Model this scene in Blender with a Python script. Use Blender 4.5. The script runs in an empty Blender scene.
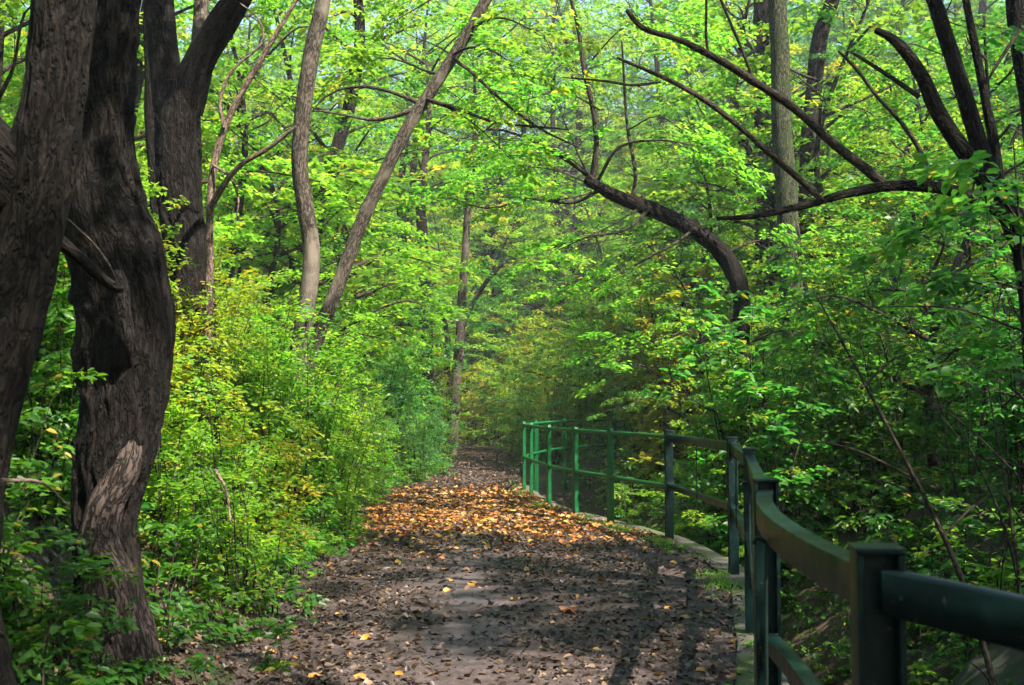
import bpy, math, random
import numpy as np
from mathutils import Vector, Matrix
random.seed(7)
RNG = np.random.default_rng(11)
scene = bpy.context.scene
COL = scene.collection
TAU = 2 * math.pi

# ------------------------------------------------------------------ camera
CH, FPX, PITCH = 1.375, 1100.0, math.atan(61.5 / 1100.0)
cam_d = bpy.data.cameras.new('camera')
cam = bpy.data.objects.new('camera', cam_d); COL.objects.link(cam)
cam.location = (0, 0, CH)
cam.rotation_euler = (math.pi / 2 + PITCH, 0, 0)
cam_d.lens = FPX / 1024 * 36; cam_d.sensor_width = 36
cam_d.clip_start = 0.05; cam_d.clip_end = 1000
cam_d.dof.use_dof = True; cam_d.dof.focus_distance = 12.0; cam_d.dof.aperture_fstop = 6.3
scene.camera = cam

def W(px, py, d):
    """world point that lies d metres in front of the camera on this sight line"""
    u = (px - 512) / FPX * d; v = (342.5 - py) / FPX * d
    return np.array([u, d * math.cos(PITCH) - v * math.sin(PITCH), CH + d * math.sin(PITCH) + v * math.cos(PITCH)])

# ------------------------------------------------------------------ noise
_P = RNG.random((64, 64, 64))
def noise3(p):
    p = np.asarray(p, float); i = np.floor(p).astype(int); f = p - i; f = f * f * (3 - 2 * f)
    i0 = i & 63; i1 = (i + 1) & 63
    def g(a, b, c): return _P[a[..., 0], b[..., 1], c[..., 2]]
    x = f[..., 0]; y = f[..., 1]; z = f[..., 2]
    c00 = g(i0, i0, i0) * (1 - x) + g(i1, i0, i0) * x; c10 = g(i0, i1, i0) * (1 - x) + g(i1, i1, i0) * x
    c01 = g(i0, i0, i1) * (1 - x) + g(i1, i0, i1) * x; c11 = g(i0, i1, i1) * (1 - x) + g(i1, i1, i1) * x
    return ((c00 * (1 - y) + c10 * y) * (1 - z) + (c01 * (1 - y) + c11 * y) * z) * 2 - 1
def fbm2(x, y, s=1.0, o=3):
    r = 0; a = 1.0
    for k in range(o):
        r = r + a * noise3(np.stack([x * s + 7.3 * k, y * s + 3.1 * k, np.full_like(x, 5.5 + k)], -1)); s *= 2.1; a *= .5
    return r

# ------------------------------------------------------------------ terrain
FENCE = [(1.75, -1.2), (1.30, .5), (.68, 2.07), (.90, 3.93), (1.42, 6.6), (1.77, 8.87), (1.59, 11.2)]
TUBE = [(1.59, 11.2), (1.13, 12.7), (.79, 13.8), (.50, 14.95), (.29, 16.6), (.19, 17.5)]
TUBE2 = [(.19, 17.5), (.42, 18.9), (1.0, 21.0), (2.1, 22.6), (3.6, 23.8)]
_xr = [(-40, 2.2), (-2, 1.9), (.5, 1.30), (2.07, .78)] + [(y, x) for x, y in FENCE[3:]] + [(y, x) for x, y in TUBE[1:]] + [(20, .15), (27, .1), (33, -.6), (39, -2.2), (47, -6), (60, -14), (75, -26), (200, -90)]
_xl = [(-40, -1.4), (0, -1.2), (3, -1.2), (5.4, -1.3), (7.7, -1.5), (10.4, -1.65), (15.7, -2.0), (18.7, -1.8), (21, -1.35), (27, -1.6), (33, -2.2), (39, -4.2), (47, -8.6), (60, -17), (75, -29), (200, -94)]
def XR(y): return np.interp(y, [a for a, _ in _xr], [b for _, b in _xr])
def XL(y): return np.interp(y, [a for a, _ in _xl], [b for _, b in _xl])
def sm(t): t = np.clip(t, 0, 1); return t * t * (3 - 2 * t)
def ZT(x, y):
    x = np.asarray(x, float); y = np.asarray(y, float)
    xl = XL(y); xr = XR(y)
    s = np.maximum(xl - x, 0)
    k = 1 - .45 * sm((y - 11) / 8)
    lb = k * (.66 * (np.sqrt(np.minimum(s, 1.9) ** 2 + .04) - .2)) + .20 * np.maximum(s - 1.9, 0)
    lb = lb + .35 * np.maximum(s - 25, 0) * .4
    t = np.maximum(x - xr - .02, 0)
    g = 1.35 * (1 - sm((y - 19) / 6))
    rb = np.where(t > 0, -g * sm(t / .14), 0)
    rise = .75 * np.clip(t - 1.1, 0, (g + .35) / .75) + .24 * np.maximum(t - 1.1 - (g + .35) / .75, 0)
    rb = rb + rise
    z = np.where(x < xl, lb, np.where(x > xr, rb, 0.0))
    off = sm(np.maximum(s, t - .3) / 1.0)
    z = z + off * .10 * fbm2(x, y, .9) + .014 * fbm2(x, y, 2.2)
    z = z + .20 * np.maximum(y - 48, 0) * sm((y - 48) / 15)
    return np.minimum(z, 45)

# ------------------------------------------------------------------ mesh helpers
def link(name, me, mat=None, parent=None, **props):
    o = bpy.data.objects.new(name, me); COL.objects.link(o)
    if mat is not None and me is not None and len(me.materials) == 0: me.materials.append(mat)
    if parent is not None: o.parent = parent
    for k, v in props.items(): o[k] = v
    return o
def empty(name, loc, label, cat, group=None):
    o = bpy.data.objects.new(name, None); COL.objects.link(o)
    o.location = loc; o['label'] = label; o['category'] = cat; o.empty_display_size = .2
    if group: o['group'] = group
    return o
def np_mesh(name, V, F, attrs=None, vecattrs=None, smooth=False):
    """F: (n,k) array of k-gons"""
    me = bpy.data.meshes.new(name)
    V = np.ascontiguousarray(V, dtype=np.float32); F = np.ascontiguousarray(F, dtype=np.int32)
    me.vertices.add(len(V)); me.vertices.foreach_set('co', V.ravel())
    n, k = F.shape
    me.loops.add(n * k); me.loops.foreach_set('vertex_index', F.ravel())
    me.polygons.add(n); me.polygons.foreach_set('loop_start', np.arange(0, n * k, k, dtype=np.int32))
    if smooth: me.polygons.foreach_set('use_smooth', np.ones(n, dtype=bool))
    me.update(calc_edges=True)
    for a, arr in (attrs or {}).items():
        at = me.attributes.new(a, 'FLOAT', 'POINT'); at.data.foreach_set('value', np.ascontiguousarray(arr, dtype=np.float32))
    for a, arr in (vecattrs or {}).items():
        at = me.attributes.new(a, 'FLOAT_VECTOR', 'POINT'); at.data.foreach_set('vector', np.ascontiguousarray(arr, dtype=np.float32).ravel())
    return me
def grid_faces(nr, nc, wrap=False):
    r = np.arange(nr - 1)[:, None]; c = np.arange(nc if wrap else nc - 1)[None, :]
    c1 = (c + 1) % nc
    return np.stack([r * nc + c, r * nc + c1, (r + 1) * nc + c1, (r + 1) * nc + c], -1).reshape(-1, 4)

class Bag:
    def __init__(s): s.v = []; s.f = []; s.n = 0; s.b = []
    def add(s, V, F, B=None):
        s.v.append(V); s.f.append(F + s.n); s.n += len(V)
        s.b.append(V * 1.0 if B is None else B)
    def mesh(s, name, smooth=True):
        return np_mesh(name, np.concatenate(s.v), np.concatenate(s.f), vecattrs={'bark': np.concatenate(s.b)}, smooth=smooth)

def catmull(P, n):
    P = np.asarray(P, float)
    if len(P) == 2:
        t = np.linspace(0, 1, n)[:, None]; return P[0] * (1 - t) + P[1] * t
    Q = np.vstack([2 * P[0] - P[1], P, 2 * P[-1] - P[-2]])
    T = np.linspace(0, len(P) - 1 - 1e-9, n); i = T.astype(int); t = (T - i)[:, None]
    p0, p1, p2, p3 = Q[i], Q[i + 1], Q[i + 2], Q[i + 3]
    return .5 * ((2 * p1) + (-p0 + p2) * t + (2 * p0 - 5 * p1 + 4 * p2 - p3) * t ** 2 + (-p0 + 3 * p1 - 3 * p2 + p3) * t ** 3)

def tube(P, R, nseg=40, nang=10, rough=0.0, bumps=(), wob=0.0, seed=0, ridges=0.0, closed_end=True):
    """tapered bark tube along a smooth curve through P; bumps = (t, angle, height, t-width, angle-width)"""
    C = catmull(P, nseg); t = np.linspace(0, 1, nseg)
    rad = np.interp(t, np.linspace(0, 1, len(R)), R)
    if wob:
        L = np.concatenate([[0], np.cumsum(np.linalg.norm(np.diff(C[:, :], axis=0), axis=1))])
        C = C + wob * np.stack([noise3(np.stack([L * .9 + seed, np.full_like(L, k * 9.1), np.full_like(L, seed * 1.7)], -1)) for k in range(3)], -1) * np.minimum(1, L[:, None] * 3)
    T = np.gradient(C, axis=0); T /= np.linalg.norm(T, axis=1)[:, None] + 1e-12
    up = np.array([.13, 1, .21]) if abs(T[0][1]) < .8 else np.array([1., 0, .1])
    N = np.empty_like(C); n = np.cross(T[0], up)
    for i in range(nseg):
        n = n - T[i] * np.dot(n, T[i]); n /= np.linalg.norm(n) + 1e-12; N[i] = n
    B = np.cross(T, N)
    a = np.linspace(0, TAU, nang, endpoint=False)
    L = np.concatenate([[0], np.cumsum(np.linalg.norm(np.diff(C, axis=0), axis=1))])
    Rm = np.repeat(rad[:, None], nang, 1)
    ca, sa = np.cos(a)[None, :], np.sin(a)[None, :]
    if rough:
        q = np.stack([ca * 1.3 + 0 * L[:, None] + seed, sa * 1.3 + 0 * L[:, None], L[:, None] * 2.2 + 0 * ca], -1)
        Rm = Rm * (1 + rough * noise3(q) + rough * .5 * noise3(q * 2.3 + 4))
    if ridges:
        r0 = float(np.mean(rad))
        q = np.stack([ca * r0 * 26 + 0 * L[:, None] + .8 * noise3(np.stack([L * 5, L * 0, L * 0 + seed], -1))[:, None], sa * r0 * 26 + 0 * L[:, None], L[:, None] * 5 + 0 * ca], -1)
        Rm = Rm + ridges * (1 - 2 * np.abs(noise3(q))) + ridges * .6 * noise3(q * 2.2 + 9)
    for (bt, ba, bh, wt, wa) in bumps:
        da = (a[None, :] - ba + math.pi) % TAU - math.pi
        Rm = Rm + bh * np.exp(-((t[:, None] - bt) / wt) ** 2 - (da / wa) ** 2)
    V = C[:, None, :] + Rm[..., None] * (ca[..., None] * N[:, None, :] + sa[..., None] * B[:, None, :])
    Bk = np.stack([ca * Rm + seed, sa * Rm + 0 * Rm, L[:, None] + 0 * Rm], -1)
    V = V.reshape(-1, 3); Bk = Bk.reshape(-1, 3); F = grid_faces(nseg, nang, True)
    if closed_end:
        V = np.vstack([V, C[-1] + T[-1] * rad[-1] * .4]); Bk = np.vstack([Bk, Bk[-1]]); e = len(V) - 1; s0 = (nseg - 1) * nang
        F = np.vstack([F, [[s0 + j, s0 + (j + 1) % nang, e, e] for j in range(nang)]]) if False else F
        tri = np.array([[s0 + j, s0 + (j + 1) % nang, s0 + (j + 2) % nang, e] for j in range(0, nang - nang % 2, 2)])
        F = np.vstack([F, tri])
    return V, F, Bk

def box_np(c, ax, ay, az):
    """box with centre c and half-axis vectors"""
    c = np.asarray(c, float); V = []
    for k in (-1, 1):
        for j in (-1, 1):
            for i in (-1, 1): V.append(c + i * ax + j * ay + k * az)
    F = np.array([[0, 2, 3, 1], [4, 5, 7, 6], [0, 1, 5, 4], [2, 6, 7, 3], [0, 4, 6, 2], [1, 3, 7, 5]])
    return np.array(V), F

# ------------------------------------------------------------------ materials
def newmat(name):
    m = bpy.data.materials.new(name); m.use_nodes = True; nt = m.node_tree
    for n in list(nt.nodes): nt.nodes.remove(n)
    out = nt.nodes.new('ShaderNodeOutputMaterial'); return m, nt, out
def nd(nt, typ, **kw):
    n = nt.nodes.new(typ)
    for k, v in kw.items():
        if k in n.inputs: n.inputs[k].default_value = v
        else: setattr(n, k, v)
    return n
def ramp(nt, fac, stops):
    r = nt.nodes.new('ShaderNodeValToRGB'); e = r.color_ramp.elements
    while len(e) < len(stops): e.new(.5)
    for el, (p, c) in zip(e, stops): el.position = p; el.color = (*c, 1)
    nt.links.new(fac, r.inputs[0]); return r.outputs[0]
def leaf_mat(name, stops, trans=.5, tstops=None, rough=.42, hue=.02, val=.25, spec=.35):
    m, nt, out = newmat(name); L = nt.links.new
    at = nd(nt, 'ShaderNodeAttribute', attribute_name='lv')
    oi = nd(nt, 'ShaderNodeObjectInfo')
    def chain(st):
        c = ramp(nt, at.outputs['Fac'], st)
        hs = nd(nt, 'ShaderNodeHueSaturation')
        mh = nd(nt, 'ShaderNodeMapRange'); mh.inputs['To Min'].default_value = .5 - hue; mh.inputs['To Max'].default_value = .5 + hue
        mv = nd(nt, 'ShaderNodeMapRange'); mv.inputs['To Min'].default_value = 1 - val; mv.inputs['To Max'].default_value = 1 + val
        mul = nd(nt, 'ShaderNodeMath', operation='MULTIPLY'); mul.inputs[1].default_value = 7.37
        fr = nd(nt, 'ShaderNodeMath', operation='FRACT')
        L(oi.outputs['Random'], mh.inputs['Value']); L(oi.outputs['Random'], mul.inputs[0]); L(mul.outputs[0], fr.inputs[0]); L(fr.outputs[0], mv.inputs['Value'])
        L(mh.outputs[0], hs.inputs['Hue']); L(mv.outputs[0], hs.inputs['Value']); L(c, hs.inputs['Color']); return hs.outputs[0]
    p = nd(nt, 'ShaderNodeBsdfPrincipled'); p.inputs['Roughness'].default_value = rough; p.inputs['Specular IOR Level'].default_value = spec
    L(chain(stops), p.inputs['Base Color'])
    tr = nd(nt, 'ShaderNodeBsdfTranslucent'); L(chain(tstops or stops), tr.inputs['Color'])
    mx = nd(nt, 'ShaderNodeMixShader'); mx.inputs[0].default_value = trans
    L(p.outputs[0], mx.inputs[1]); L(tr.outputs[0], mx.inputs[2]); L(mx.outputs[0], out.inputs[0])
    return m
def bark_mat(name, c0, c1, moss=0.0, scale=1.0, bump=1.0, pale=None, mosscol=(.035, .06, .012)):
    m, nt, out = newmat(name); L = nt.links.new
    at = nd(nt, 'ShaderNodeAttribute', attribute_name='bark')
    mp = nd(nt, 'ShaderNodeMapping'); mp.inputs['Scale'].default_value = (58 * scale, 58 * scale, 15 * scale); L(at.outputs['Vector'], mp.inputs['Vector'])
    n1 = nd(nt, 'ShaderNodeTexNoise'); n1.inputs['Scale'].default_value = 1; n1.inputs['Detail'].default_value = 6; n1.inputs['Roughness'].default_value = .65
    L(mp.outputs[0], n1.inputs['Vector'])
    v = nd(nt, 'ShaderNodeTexNoise'); v.inputs['Scale'].default_value = .62; v.inputs['Detail'].default_value = 3; v.inputs['Roughness'].default_value = .55; v.inputs['Distortion'].default_value = .5
    mixv = nd(nt, 'ShaderNodeVectorMath', operation='ADD'); sc = nd(nt, 'ShaderNodeVectorMath', operation='SCALE'); sc.inputs['Scale'].default_value = .25
    L(n1.outputs['Color'], sc.inputs[0]); L(mp.outputs[0], mixv.inputs[0]); L(sc.outputs[0], mixv.inputs[1]); L(mixv.outputs[0], v.inputs['Vector'])
    ds = nd(nt, 'ShaderNodeMath', operation='SUBTRACT'); ds.inputs[1].default_value = .5; L(v.outputs['Fac'], ds.inputs[0]); ab_ = nd(nt, 'ShaderNodeMath', operation='ABSOLUTE'); L(ds.outputs[0], ab_.inputs[0])
    cr = nd(nt, 'ShaderNodeMapRange'); cr.inputs['From Max'].default_value = .10; L(ab_.outputs[0], cr.inputs['Value'])
    mulh = nd(nt, 'ShaderNodeMath', operation='MULTIPLY'); L(cr.outputs[0], mulh.inputs[0]); L(n1.outputs['Fac'], mulh.inputs[1])
    c = ramp(nt, mulh.outputs[0], [(.03, tuple(x * .5 for x in c0)), (.2, c0), (.46, c1), (.75, tuple(x * 1.5 for x in c1))])
    geo = nd(nt, 'ShaderNodeNewGeometry')
    n2 = nd(nt, 'ShaderNodeTexNoise'); n2.inputs['Scale'].default_value = 2.3; n2.inputs['Detail'].default_value = 4; L(geo.outputs['Position'], n2.inputs['Vector'])
    if pale:
        f = nd(nt, 'ShaderNodeMapRange'); f.inputs['From Min'].default_value = .52; f.inputs['From Max'].default_value = .66; L(n2.outputs['Fac'], f.inputs['Value'])
        mx = nd(nt, 'ShaderNodeMix', data_type='RGBA'); L(f.outputs[0], mx.inputs[0]); L(c, mx.inputs[6]); mx.inputs[7].default_value = (*pale, 1); c = mx.outputs[2]
    if moss:
        n3 = nd(nt, 'ShaderNodeTexNoise'); n3.inputs['Scale'].default_value = 6; n3.inputs['Detail'].default_value = 12; n3.inputs['Roughness'].default_value = .8; L(geo.outputs['Position'], n3.inputs['Vector'])
        f = nd(nt, 'ShaderNodeMapRange'); f.inputs['From Min'].default_value = .62 - .2 * moss; f.inputs['From Max'].default_value = .74 - .15 * moss; L(n3.outputs['Fac'], f.inputs['Value'])
        mx = nd(nt, 'ShaderNodeMix', data_type='RGBA'); L(f.outputs[0], mx.inputs[0]); L(c, mx.inputs[6]); mx.inputs[7].default_value = (*mosscol, 1); c = mx.outputs[2]
    p = nd(nt, 'ShaderNodeBsdfPrincipled'); p.inputs['Roughness'].default_value = .9; p.inputs['Specular IOR Level'].default_value = .2
    L(c, p.inputs['Base Color'])
    bp = nd(nt, 'ShaderNodeBump'); bp.inputs['Strength'].default_value = bump; bp.inputs['Distance'].default_value = .03 / scale; L(mulh.outputs[0], bp.inputs['Height']); L(bp.outputs[0], p.inputs['Normal'])
    L(p.outputs[0], out.inputs[0]); return m
def ground_mat(name, stops, scale=9, bump=.6, moss=None, bare=None, rough=.9):
    m, nt, out = newmat(name); L = nt.links.new
    geo = nd(nt, 'ShaderNodeNewGeometry')
    n1 = nd(nt, 'ShaderNodeTexNoise'); n1.inputs['Scale'].default_value = scale; n1.inputs['Detail'].default_value = 10; n1.inputs['Roughness'].default_value = .7; L(geo.outputs['Position'], n1.inputs['Vector'])
    n2 = nd(nt, 'ShaderNodeTexVoronoi'); n2.inputs['Scale'].default_value = scale * 6; L(geo.outputs['Position'], n2.inputs['Vector'])
    c = ramp(nt, n1.outputs['Fac'], stops)
    vv = nd(nt, 'ShaderNodeMix', data_type='RGBA'); vv.blend_type = 'OVERLAY'; vv.inputs[0].default_value = .35
    L(c, vv.inputs[6]); bw = nd(nt, 'ShaderNodeRGBToBW'); L(n2.outputs['Color'], bw.inputs[0]); L(bw.outputs[0], vv.inputs[7]); c = vv.outputs[2]
    if bare:
        at = nd(nt, 'ShaderNodeAttribute', attribute_name='bare')
        mx = nd(nt, 'ShaderNodeMix', data_type='RGBA'); mm = nd(nt, 'ShaderNodeMath', operation='MULTIPLY_ADD'); mm.inputs[1].default_value = .8
        sub = nd(nt, 'ShaderNodeMath', operation='SUBTRACT'); sub.inputs[1].default_value = .45; L(n1.outputs['Fac'], sub.inputs[0]); L(at.outputs['Fac'], mm.inputs[0]); L(sub.outputs[0], mm.inputs[2])
        mm.use_clamp = True
        L(mm.outputs[0], mx.inputs[0]); L(c, mx.inputs[6]); mx.inputs[7].default_value = (*bare, 1); c = mx.outputs[2]
    if moss:
        n3 = nd(nt, 'ShaderNodeTexNoise'); n3.inputs['Scale'].default_value = 2.1; n3.inputs['Detail'].default_value = 6; L(geo.outputs['Position'], n3.inputs['Vector'])
        f = nd(nt, 'ShaderNodeMapRange'); f.inputs['From Min'].default_value = .48; f.inputs['From Max'].default_value = .6; L(n3.outputs['Fac'], f.inputs['Value'])
        mx = nd(nt, 'ShaderNodeMix', data_type='RGBA'); L(f.outputs[0], mx.inputs[0]); L(c, mx.inputs[6]); mx.inputs[7].default_value = (*moss, 1); c = mx.outputs[2]
    p = nd(nt, 'ShaderNodeBsdfPrincipled'); p.inputs['Roughness'].default_value = rough; p.inputs['Specular IOR Level'].default_value = .25; L(c, p.inputs['Base Color'])
    bp = nd(nt, 'ShaderNodeBump'); bp.inputs['Strength'].default_value = bump; bp.inputs['Distance'].default_value = .02; L(n1.outputs['Fac'], bp.inputs['Height']); L(bp.outputs[0], p.inputs['Normal'])
    L(p.outputs[0], out.inputs[0]); return m
def paint_mat(name, col, rough=.38, wear=.5):
    m, nt, out = newmat(name); L = nt.links.new
    geo = nd(nt, 'ShaderNodeNewGeometry')
    n1 = nd(nt, 'ShaderNodeTexNoise'); n1.inputs['Scale'].default_value = 14; n1.inputs['Detail'].default_value = 8; L(geo.outputs['Position'], n1.inputs['Vector'])
    c = ramp(nt, n1.outputs['Fac'], [(.3, tuple(x * .7 for x in col)), (.55, col), (.72, tuple(min(1, x * 1.25 + .006) for x in col))])
    n2 = nd(nt, 'ShaderNodeTexNoise'); n2.inputs['Scale'].default_value = 60; n2.inputs['Detail'].default_value = 4; L(geo.outputs['Position'], n2.inputs['Vector'])
    f = nd(nt, 'ShaderNodeMapRange'); f.inputs['From Min'].default_value = .66; f.inputs['From Max'].default_value = .7; f.inputs['To Max'].default_value = wear; L(n2.outputs['Fac'], f.inputs['Value'])
    mx = nd(nt, 'ShaderNodeMix', data_type='RGBA'); L(f.outputs[0], mx.inputs[0]); L(c, mx.inputs[6]); mx.inputs[7].default_value = (.09, .075, .055, 1)
    p = nd(nt, 'ShaderNodeBsdfPrincipled'); p.inputs['Specular IOR Level'].default_value = .2; L(mx.outputs[2], p.inputs['Base Color'])
    r = nd(nt, 'ShaderNodeMapRange'); r.inputs['To Min'].default_value = rough - .1; r.inputs['To Max'].default_value = rough + .25; L(n1.outputs['Fac'], r.inputs['Value']); L(r.outputs[0], p.inputs['Roughness'])
    bp = nd(nt, 'ShaderNodeBump'); bp.inputs['Strength'].default_value = .25; bp.inputs['Distance'].default_value = .003; L(n2.outputs['Fac'], bp.inputs['Height']); L(bp.outputs[0], p.inputs['Normal'])
    L(p.outputs[0], out.inputs[0]); return m

M = {}
# greens: (ramp over the leaf's own random value)
M['leaf_bright'] = leaf_mat('leaf_bright', [(0, (.045, .13, .012)), (.5, (.088, .195, .018)), (.85, (.135, .25, .022)), (1, (.26, .26, .02))], .5,
                            [(0, (.17, .46, .025)), (.5, (.29, .60, .035)), (.85, (.45, .68, .05)), (1, (.72, .60, .04))])
M['leaf_mid'] = leaf_mat('leaf_mid', [(0, (.028, .095, .016)), (.6, (.055, .15, .022)), (.93, (.085, .19, .024)), (1, (.22, .22, .02))], .45,
                         [(0, (.09, .36, .03)), (.6, (.17, .50, .045)), (.93, (.30, .58, .05)), (1, (.55, .45, .03))])
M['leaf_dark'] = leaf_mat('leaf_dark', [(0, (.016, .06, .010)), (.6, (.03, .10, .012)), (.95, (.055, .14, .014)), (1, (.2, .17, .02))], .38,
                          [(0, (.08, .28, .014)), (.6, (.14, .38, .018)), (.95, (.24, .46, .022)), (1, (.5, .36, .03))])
M['leaf_cool'] = leaf_mat('leaf_cool', [(0, (.022, .085, .022)), (.6, (.048, .135, .030)), (1, (.09, .18, .035))], .45,
                          [(0, (.07, .30, .045)), (.6, (.14, .42, .06)), (1, (.26, .50, .06))])
M['leaf_gold'] = leaf_mat('leaf_gold', [(0, (.09, .17, .014)), (.5, (.17, .22, .018)), (1, (.34, .26, .02))], .5,
                          [(0, (.30, .48, .02)), (.5, (.45, .52, .025)), (1, (.7, .5, .03))])
M['litter'] = leaf_mat('litter', [(0, (.020, .011, .008)), (.3, (.040, .022, .014)), (.6, (.085, .048, .030)), (.72, (.22, .15, .09)), (.80, (.24, .075, .018)), (.93, (.36, .15, .022)), (1, (.42, .29, .05))], .12, rough=.5, hue=0, val=0, spec=.5)
M['bark_dark'] = bark_mat('bark_dark', (.0055, .0036, .0029), (.0165, .0115, .009), moss=.08, mosscol=(.02, .035, .008))
M['bark_brown'] = bark_mat('bark_brown', (.010, .007, .0055), (.030, .022, .017), moss=.15, mosscol=(.02, .035, .008))
M['bark_base'] = bark_mat('bark_base', (.020, .014, .012), (.072, .052, .045), scale=1.1)  # root bark lighter than the trunk's: sunlight on the foot put into its colour
M['bark_pale'] = bark_mat('bark_pale', (.032, .024, .018), (.10, .08, .062), moss=.2, scale=1.4, bump=.4, pale=(.17, .14, .11), mosscol=(.025, .04, .01))
M['bark_thin'] = bark_mat('bark_thin', (.02, .014, .011), (.06, .045, .034), scale=2, bump=.4)
M['bark_ivy'] = bark_mat('bark_ivy', (.03, .03, .018), (.09, .09, .05), moss=.8)
M['deadwood'] = bark_mat('deadwood', (.08, .05, .036), (.20, .14, .11), scale=2, bump=.4)
M['soil'] = ground_mat('soil', [(.25, (.022, .014, .009)), (.5, (.05, .032, .021)), (.75, (.10, .068, .048))], scale=6, moss=(.022, .035, .010))
M['path'] = ground_mat('path', [(.25, (.026, .017, .016)), (.5, (.052, .036, .033)), (.75, (.09, .067, .062))], scale=11, bare=(.105, .09, .102))
M['concrete'] = ground_mat('concrete', [(.3, (.05, .045, .038)), (.6, (.10, .09, .075)), (.8, (.16, .145, .12))], scale=14, bump=.35, moss=(.05, .075, .02))
M['stone'] = ground_mat('stone', [(.3, (.03, .028, .022)), (.6, (.06, .055, .045)), (.8, (.10, .09, .075))], scale=5, bump=.9, moss=(.03, .05, .012))
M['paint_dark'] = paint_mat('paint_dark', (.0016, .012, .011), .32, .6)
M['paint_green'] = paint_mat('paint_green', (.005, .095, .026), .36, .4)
M['rod'] = paint_mat('rod', (.008, .02, .016), .5, .5)

# ------------------------------------------------------------------ ground + path
ys = np.unique(np.concatenate([np.arange(-30, -2, 1.5), np.arange(-2, 30, .14), np.arange(30, 60, .6), np.arange(60, 201, 5)]))
sl = np.unique(np.concatenate([np.arange(0, 4, .14), np.arange(4, 14, .5), np.arange(14, 40, 2), [50, 70, 100, 140, 200]]))[::-1]
sr = np.unique(np.concatenate([np.array([0, .02, .05, .09, .13, .17, .22]), np.arange(.3, 5, .14), np.arange(5, 16, .5), np.arange(16, 40, 2), [50, 70, 100, 140, 200]]))
mid = np.linspace(0, 1, 14)[1:-1]
X = np.concatenate([XL(ys)[:, None] - sl[None, :], XL(ys)[:, None] + (XR(ys) - XL(ys))[:, None] * mid[None, :], XR(ys)[:, None] + sr[None, :]], 1)
Y = np.repeat(ys[:, None], X.shape[1], 1)
Z = ZT(X, Y)
onpath = (X > XL(Y) + .02) & (X < XR(Y) - .005)
Z = np.where(onpath, Z - .02, Z)
link('ground', np_mesh('ground', np.stack([X, Y, Z], -1).reshape(-1, 3), grid_faces(*X.shape), smooth=True), M['soil'], kind='structure', label='brown leaf-strewn woodland floor and banks')
ysp = np.arange(-4, 46, .08); k = np.linspace(0, 1, 46)
lj = XL(ysp) - .18 + .16 * fbm2(ysp, ysp * 0 + 3.3, 1.6); rj = XR(ysp) - .10
Xp = lj[:, None] + (rj - lj)[:, None] * k[None, :]; Yp = np.repeat(ysp[:, None], len(k), 1)
Zp = ZT(Xp, Yp) + .010 + .006 * fbm2(Xp, Yp, 7)
def barecentre(y): return np.interp(y, [0, 5.4, 8, 12, 16, 20, 28], [-.1, -.2, -.32, -.5, -.65, -.7, -.9])
bare = np.exp(-((Xp - barecentre(Yp) - .12 * noise3(np.stack([Yp * .8, Yp * 0, Yp * 0], -1))) / .24) ** 2) * np.clip(.55 + .9 * fbm2(Xp, Yp, 1.3), 0, 1)
link('path', np_mesh('path', np.stack([Xp, Yp, Zp], -1).reshape(-1, 3), grid_faces(*Xp.shape), attrs={'bare': bare.ravel()}, smooth=True), M['path'], kind='structure', label='trodden earth footpath strewn with dead leaves')

# ------------------------------------------------------------------ kerb, retaining wall, stone revetment
def curve_pts(P, step):
    P = np.asarray(P, float); C = catmull(P, 400); L = np.concatenate([[0], np.cumsum(np.linalg.norm(np.diff(C, axis=0), axis=1))])
    s = np.linspace(0, L[-1], max(2, int(L[-1] / step))); return np.stack([np.interp(s, L, C[:, k]) for k in range(C.shape[1])], -1)
kp = curve_pts([(2.0, -2.5)] + FENCE[1:2] + FENCE[2:] + TUBE[1:] + [(.17, 18.4)], .09)
tn = np.gradient(kp, axis=0); tn /= np.linalg.norm(tn, axis=1)[:, None]; nr = np.stack([tn[:, 1], -tn[:, 0]], -1)  # to the right
def strip(prof, line, nrm, jit=0.0, seed=0.0):
    V = []
    for (o, z) in prof:
        q = line + nrm * o
        zz = np.full(len(line), z)
        jx = jit * noise3(np.stack([line[:, 0] * 3 + o * 9 + seed, line[:, 1] * 3, zz * 7], -1))
        V.append(np.column_stack([q[:, 0] + jx * nrm[:, 0], q[:, 1] + jx * nrm[:, 1], zz + jx * .6]))
    V = np.stack(V, 1); return V.reshape(-1, 3), grid_faces(len(line), len(prof))
V, F = strip([(-.10, -.10), (-.10, .012), (-.09, .02), (.0, .024), (.14, .02), (.15, .01), (.15, -.12)], kp, nr, .012)
link('kerb', np_mesh('kerb', V, F), M['concrete'], kind='structure', label='mossy concrete edging under the railing')
V, F = strip([(.11, -.08)] + [(.12 - .0 * i, -.1 - .15 * i) for i in range(1, 10)] , kp, nr, .02, 5)
o = link('retaining_wall', np_mesh('retaining_wall', V, F), M['stone'], label='low dark concrete wall dropping from the path edge to the stream', category='retaining wall')
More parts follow.
